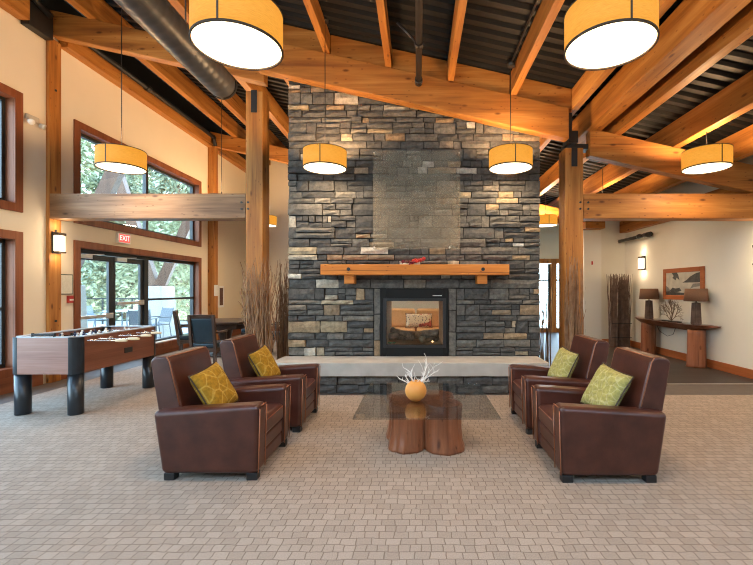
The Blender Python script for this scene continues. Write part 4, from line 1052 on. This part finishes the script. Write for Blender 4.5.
# ------------------------------------------------------------------ outside
m = MB(); m.box(-16, LX - .25, 0, 19, -.12, -.02); struct(m.build('ground', noisy('patio_slab', (.34, .34, .33), (.38, .38, .37), 3, .8)), 'pale concrete patio outside the glass doors', 'patio')
GRASSM = noisy('hillside_green', (.05, .075, .03), (.09, .11, .05), .6, .9)
m = MB(); NX, NY = 16, 16; gr = []
for j in range(NY + 1):
    row = []
    for i in range(NX + 1):
        x = -90 + i * 74 / NX + 0; y_ = -10 + j * 100 / NY
        d = max(0, -x - 16) + max(0, y_ - 20) * .6
        row.append(m.bm.verts.new((x, y_, -2.2 + d * .20 + random.uniform(-.4, .4))))
    gr.append(row)
for j in range(NY):
    for i in range(NX): m.bm.faces.new((gr[j][i], gr[j][i + 1], gr[j + 1][i + 1], gr[j + 1][i])).smooth = True
struct(m.build('hill', GRASSM), 'green hillside beyond the patio', 'hill')
def pier(y_, label):
    r = thing('timber_pier', label, 'pier', (-8.1, y_, 0), 0, 'patio piers')
    m = MB(); m.prism([(-.42, -.02), (.42, -.02), (.33, 1.54), (-.33, 1.54)], 'y', -.36, .36); m.build('concrete_base', noisy('pale_concrete', (.36, .35, .33), (.42, .41, .39), 4, .8), r, bevel=.02)
    for dx, dz, dyy in ((-.95, 3.6, -.05), (.95, 2.9, .1)):
        m = MB(); A = Vector((dx * .1, 0, 1.54)); B = Vector((dx * 1.25, dyy * 3, 1.54 + dz)); ax = (B - A).normalized(); q_ = ax.to_track_quat('Z', 'Y').to_matrix().to_4x4()
        m.box(-.13, .13, -.14, .14, 0, (B - A).length, Matrix.Translation(A) @ q_); m.build('strut', wood('strut_wood', 'z', (.06, .026, .014), (.10, .045, .025), (.14, .07, .04)), r)
    return r
pp = pier(12.9, 'pale pier with V-shaped timber struts outside the sidelight')
dup(pp, (-8.1, 9.35, 0), None, 'second strutted pier outside, its strut showing at upper window edge')
# railing
r = thing('patio_railing', 'thin metal railing along the far patio edge', 'railing', (-11, 17.5, 0))
m = MB(); m.box(-4.8, 4, -.03, .03, 1.02, 1.07); m.box(-4.8, 4, -.015, .015, .10, .13); m.box(-4.8, 4, -.01, .01, .55, .57); m.build('rail', ALU, r)
for i in range(8):
    m = MB(); m.box(-4.8 + i * 1.25 - .025, -4.8 + i * 1.25 + .025, -.025, .025, -.02, 1.02); m.build('railing_post', ALU, r)
r = thing('patio_railing', 'thin metal railing along the outer side of patio', 'railing', (-15.8, 9, 0))
m = MB(); m.box(-.03, .03, -9, 8.5, 1.02, 1.07); m.box(-.015, .015, -9, 8.5, .10, .13); m.build('rail', ALU, r)
for i in range(12):
    m = MB(); m.box(-.025, .025, -9 + i * 1.55 - .025, -9 + i * 1.55 + .025, -.02, 1.02); m.build('railing_post', ALU, r)
PAT = mat('patio_furniture_metal', (.10, .12, .14), .4); PATT = mat('patio_table_top', (.5, .52, .52), .4)
r = thing('patio_table', 'round patio table outside beyond the right door leaf', 'table', (-9.9, 14.0, -.02))
m = MB(); m.lathe([(0, .72), (.6, .72), (.6, .75), (0, .75)], 32); m.build('table_top', PATT, r)
for k in range(4):
    a = PI / 4 + PI / 2 * k; m = MB(); m.tube([(.45 * math.cos(a), .45 * math.sin(a), 0), (.38 * math.cos(a), .38 * math.sin(a), .4), (.45 * math.cos(a), .45 * math.sin(a), .72)], .02, 8); m.build('leg', PAT, r)
def patio_chair(label, loc, rz):
    r = thing('patio_chair', label, 'chair', loc, rz, 'patio chairs')
    m = MB(); m.box(-.22, .24, -.24, .24, .42, .45); m.build('seat', PAT, r, bevel=.01)
    m = MB(); m.prism([(-.22, .50), (-.20, .50), (-.31, .90), (-.33, .90)], 'y', -.24, .24); m.build('backrest', PAT, r, bevel=.006)
    for s in (-1, 1):
        m = MB(); m.tube([(.22, s * .26, 0), (.22, s * .26, .62), (.15, s * .26, .65), (-.27, s * .26, .65)], .014, 6); m.build('armrest', PAT, r)
        m = MB(); m.tube([(-.26, s * .25, 0), (-.20, s * .25, .45), (-.33, s * .25, .92)], .014, 6); m.build('leg', PAT, r)
    return r
pc = patio_chair('dark patio chair just outside the sidelight, nearest glass', (-7.55, 11.4, -.02), PI / 2 + .3)
for loc, rz, lab in (((-7.6, 12.1, -.02), -2.0, 'dark patio chair beyond the nearest one, in front of pale pier'), ((-10.9, 14.0, -.02), 0, 'patio chair left of the round patio table'), ((-9.9, 15.0, -.02), -PI / 2, 'patio chair behind the round patio table'), ((-9.0, 13.7, -.02), PI, 'patio chair right of the round patio table')):
    dup(pc, loc, rz, lab)
# trees
LEAF = noisy('bright_leaf', (.26, .29, .17), (.48, .48, .30), 1.2, .8); LEAF2 = noisy('dark_leaf', (.18, .22, .15), (.34, .36, .24), 1.2, .8)
BARK = noisy('bark', (.12, .08, .05), (.2, .14, .1), 6, .9)
def tree(label, loc, h, w, m_, seed, conifer):
    rr = random.Random(seed); r = thing('conifer_tree' if conifer else 'leafy_tree', label, 'tree', loc, rr.uniform(0, 6), 'trees on the hillside')
    m = MB(); m.tube([(0, 0, -.5), (0, 0, h * .5), (.1, 0, h * .92)], [.2, .14, .03], 8); m.build('trunk', BARK, r)
    m = MB()
    for i in range(4200):
        t = rr.random() ** .8; a = rr.uniform(0, 2 * PI)
        if conifer: R0 = w * (1 - t) * (.55 + .45 * math.sin(t * 30) ** 2) + .1; z_ = h * (.12 + .88 * t)
        else: R0 = w * math.sin(PI * min(1, .12 + .86 * t)) ** .6; z_ = h * (.25 + .75 * t)
        R0 *= rr.uniform(.55, 1.05); c = Vector((R0 * math.cos(a), R0 * math.sin(a), z_)); s = rr.uniform(.10, .2)
        M = Matrix.Translation(c) @ Euler((rr.uniform(-.9, .9), rr.uniform(-.9, .9), a)).to_matrix().to_4x4()
        vs = [m.bm.verts.new(M @ Vector(p)) for p in ((-s, 0, 0), (0, -s * .5, .05), (s, 0, 0), (0, s * .5, .05))]; m.bm.faces.new(vs)
    m.build('crown', m_, r); return r
tr = [tree('tall pale leafy tree beyond the patio, seen through left door leaf', (-17.5, 20.5, -1.8), 7.5, 2.6, LEAF, 1, False), tree('dark conifer on the slope seen through right door leaf', (-15.5, 22.5, -1.6), 9.5, 2.2, LEAF2, 2, True)]
labs = ['leafy tree on the slope behind the round patio table', 'leafy tree on the slope behind the pale pier', 'conifer on the slope seen in the sidelight right edge', 'leafy tree seen through the lower near window', 'conifer seen through the upper near window',
        'distant leafy tree high in the upper door window', 'distant conifer high in the upper window centre', 'distant leafy tree low on the far slope', 'leafy tree close behind the outer railing', 'conifer at the far end of the outer railing']
for i, (loc, lab) in enumerate(zip([(-12.6, 21.5, -1.9), (-10.5, 20.6, -2.0), (-14.5, 25, -1.0), (-19.5, 15.5, -1.6), (-20, 18.5, -1.3), (-24, 27, .3), (-20, 28, .2), (-16, 29, 0), (-18.2, 12, -1.8), (-21, 23, -.6)], labs)):
    t_ = dup(tr[1 if lab.startswith(('conifer', 'distant conifer')) else 0], loc, i * 1.3, lab)
    if loc[1] > 24: t_.scale = (1.5, 1.5, 1.6)

# ------------------------------------------------------------------ daylight
wd = bpy.data.worlds.new('world'); SC.world = wd; wd.use_nodes = True; nt = wd.node_tree
bg = nt.nodes['Background']
tcw = nt.nodes.new('ShaderNodeTexCoord'); sp = nt.nodes.new('ShaderNodeSeparateXYZ'); cr = nt.nodes.new('ShaderNodeValToRGB')
nt.links.new(tcw.outputs['Generated'], sp.inputs[0]); nt.links.new(sp.outputs['Z'], cr.inputs[0])
cr.color_ramp.elements[0].position = 0; cr.color_ramp.elements[0].color = (.70, .88, 1, 1); cr.color_ramp.elements[1].position = .8; cr.color_ramp.elements[1].color = (.38, .64, 1, 1)
nt.links.new(cr.outputs[0], bg.inputs[0]); bg.inputs[1].default_value = 11.0

SC.view_settings.view_transform = 'Standard'; SC.view_settings.look = 'None'; SC.view_settings.gamma = 1; SC.view_settings.exposure = 0.3
SC.view_settings.use_curve_mapping = False
cy = SC.cycles
cy.use_denoising = True; cy.filter_width = 1.1; cy.max_bounces = 8; cy.diffuse_bounces = 5; cy.transparent_max_bounces = 24; cy.caustics_reflective = False; cy.caustics_refractive = False
cy.sample_clamp_indirect = 6.0
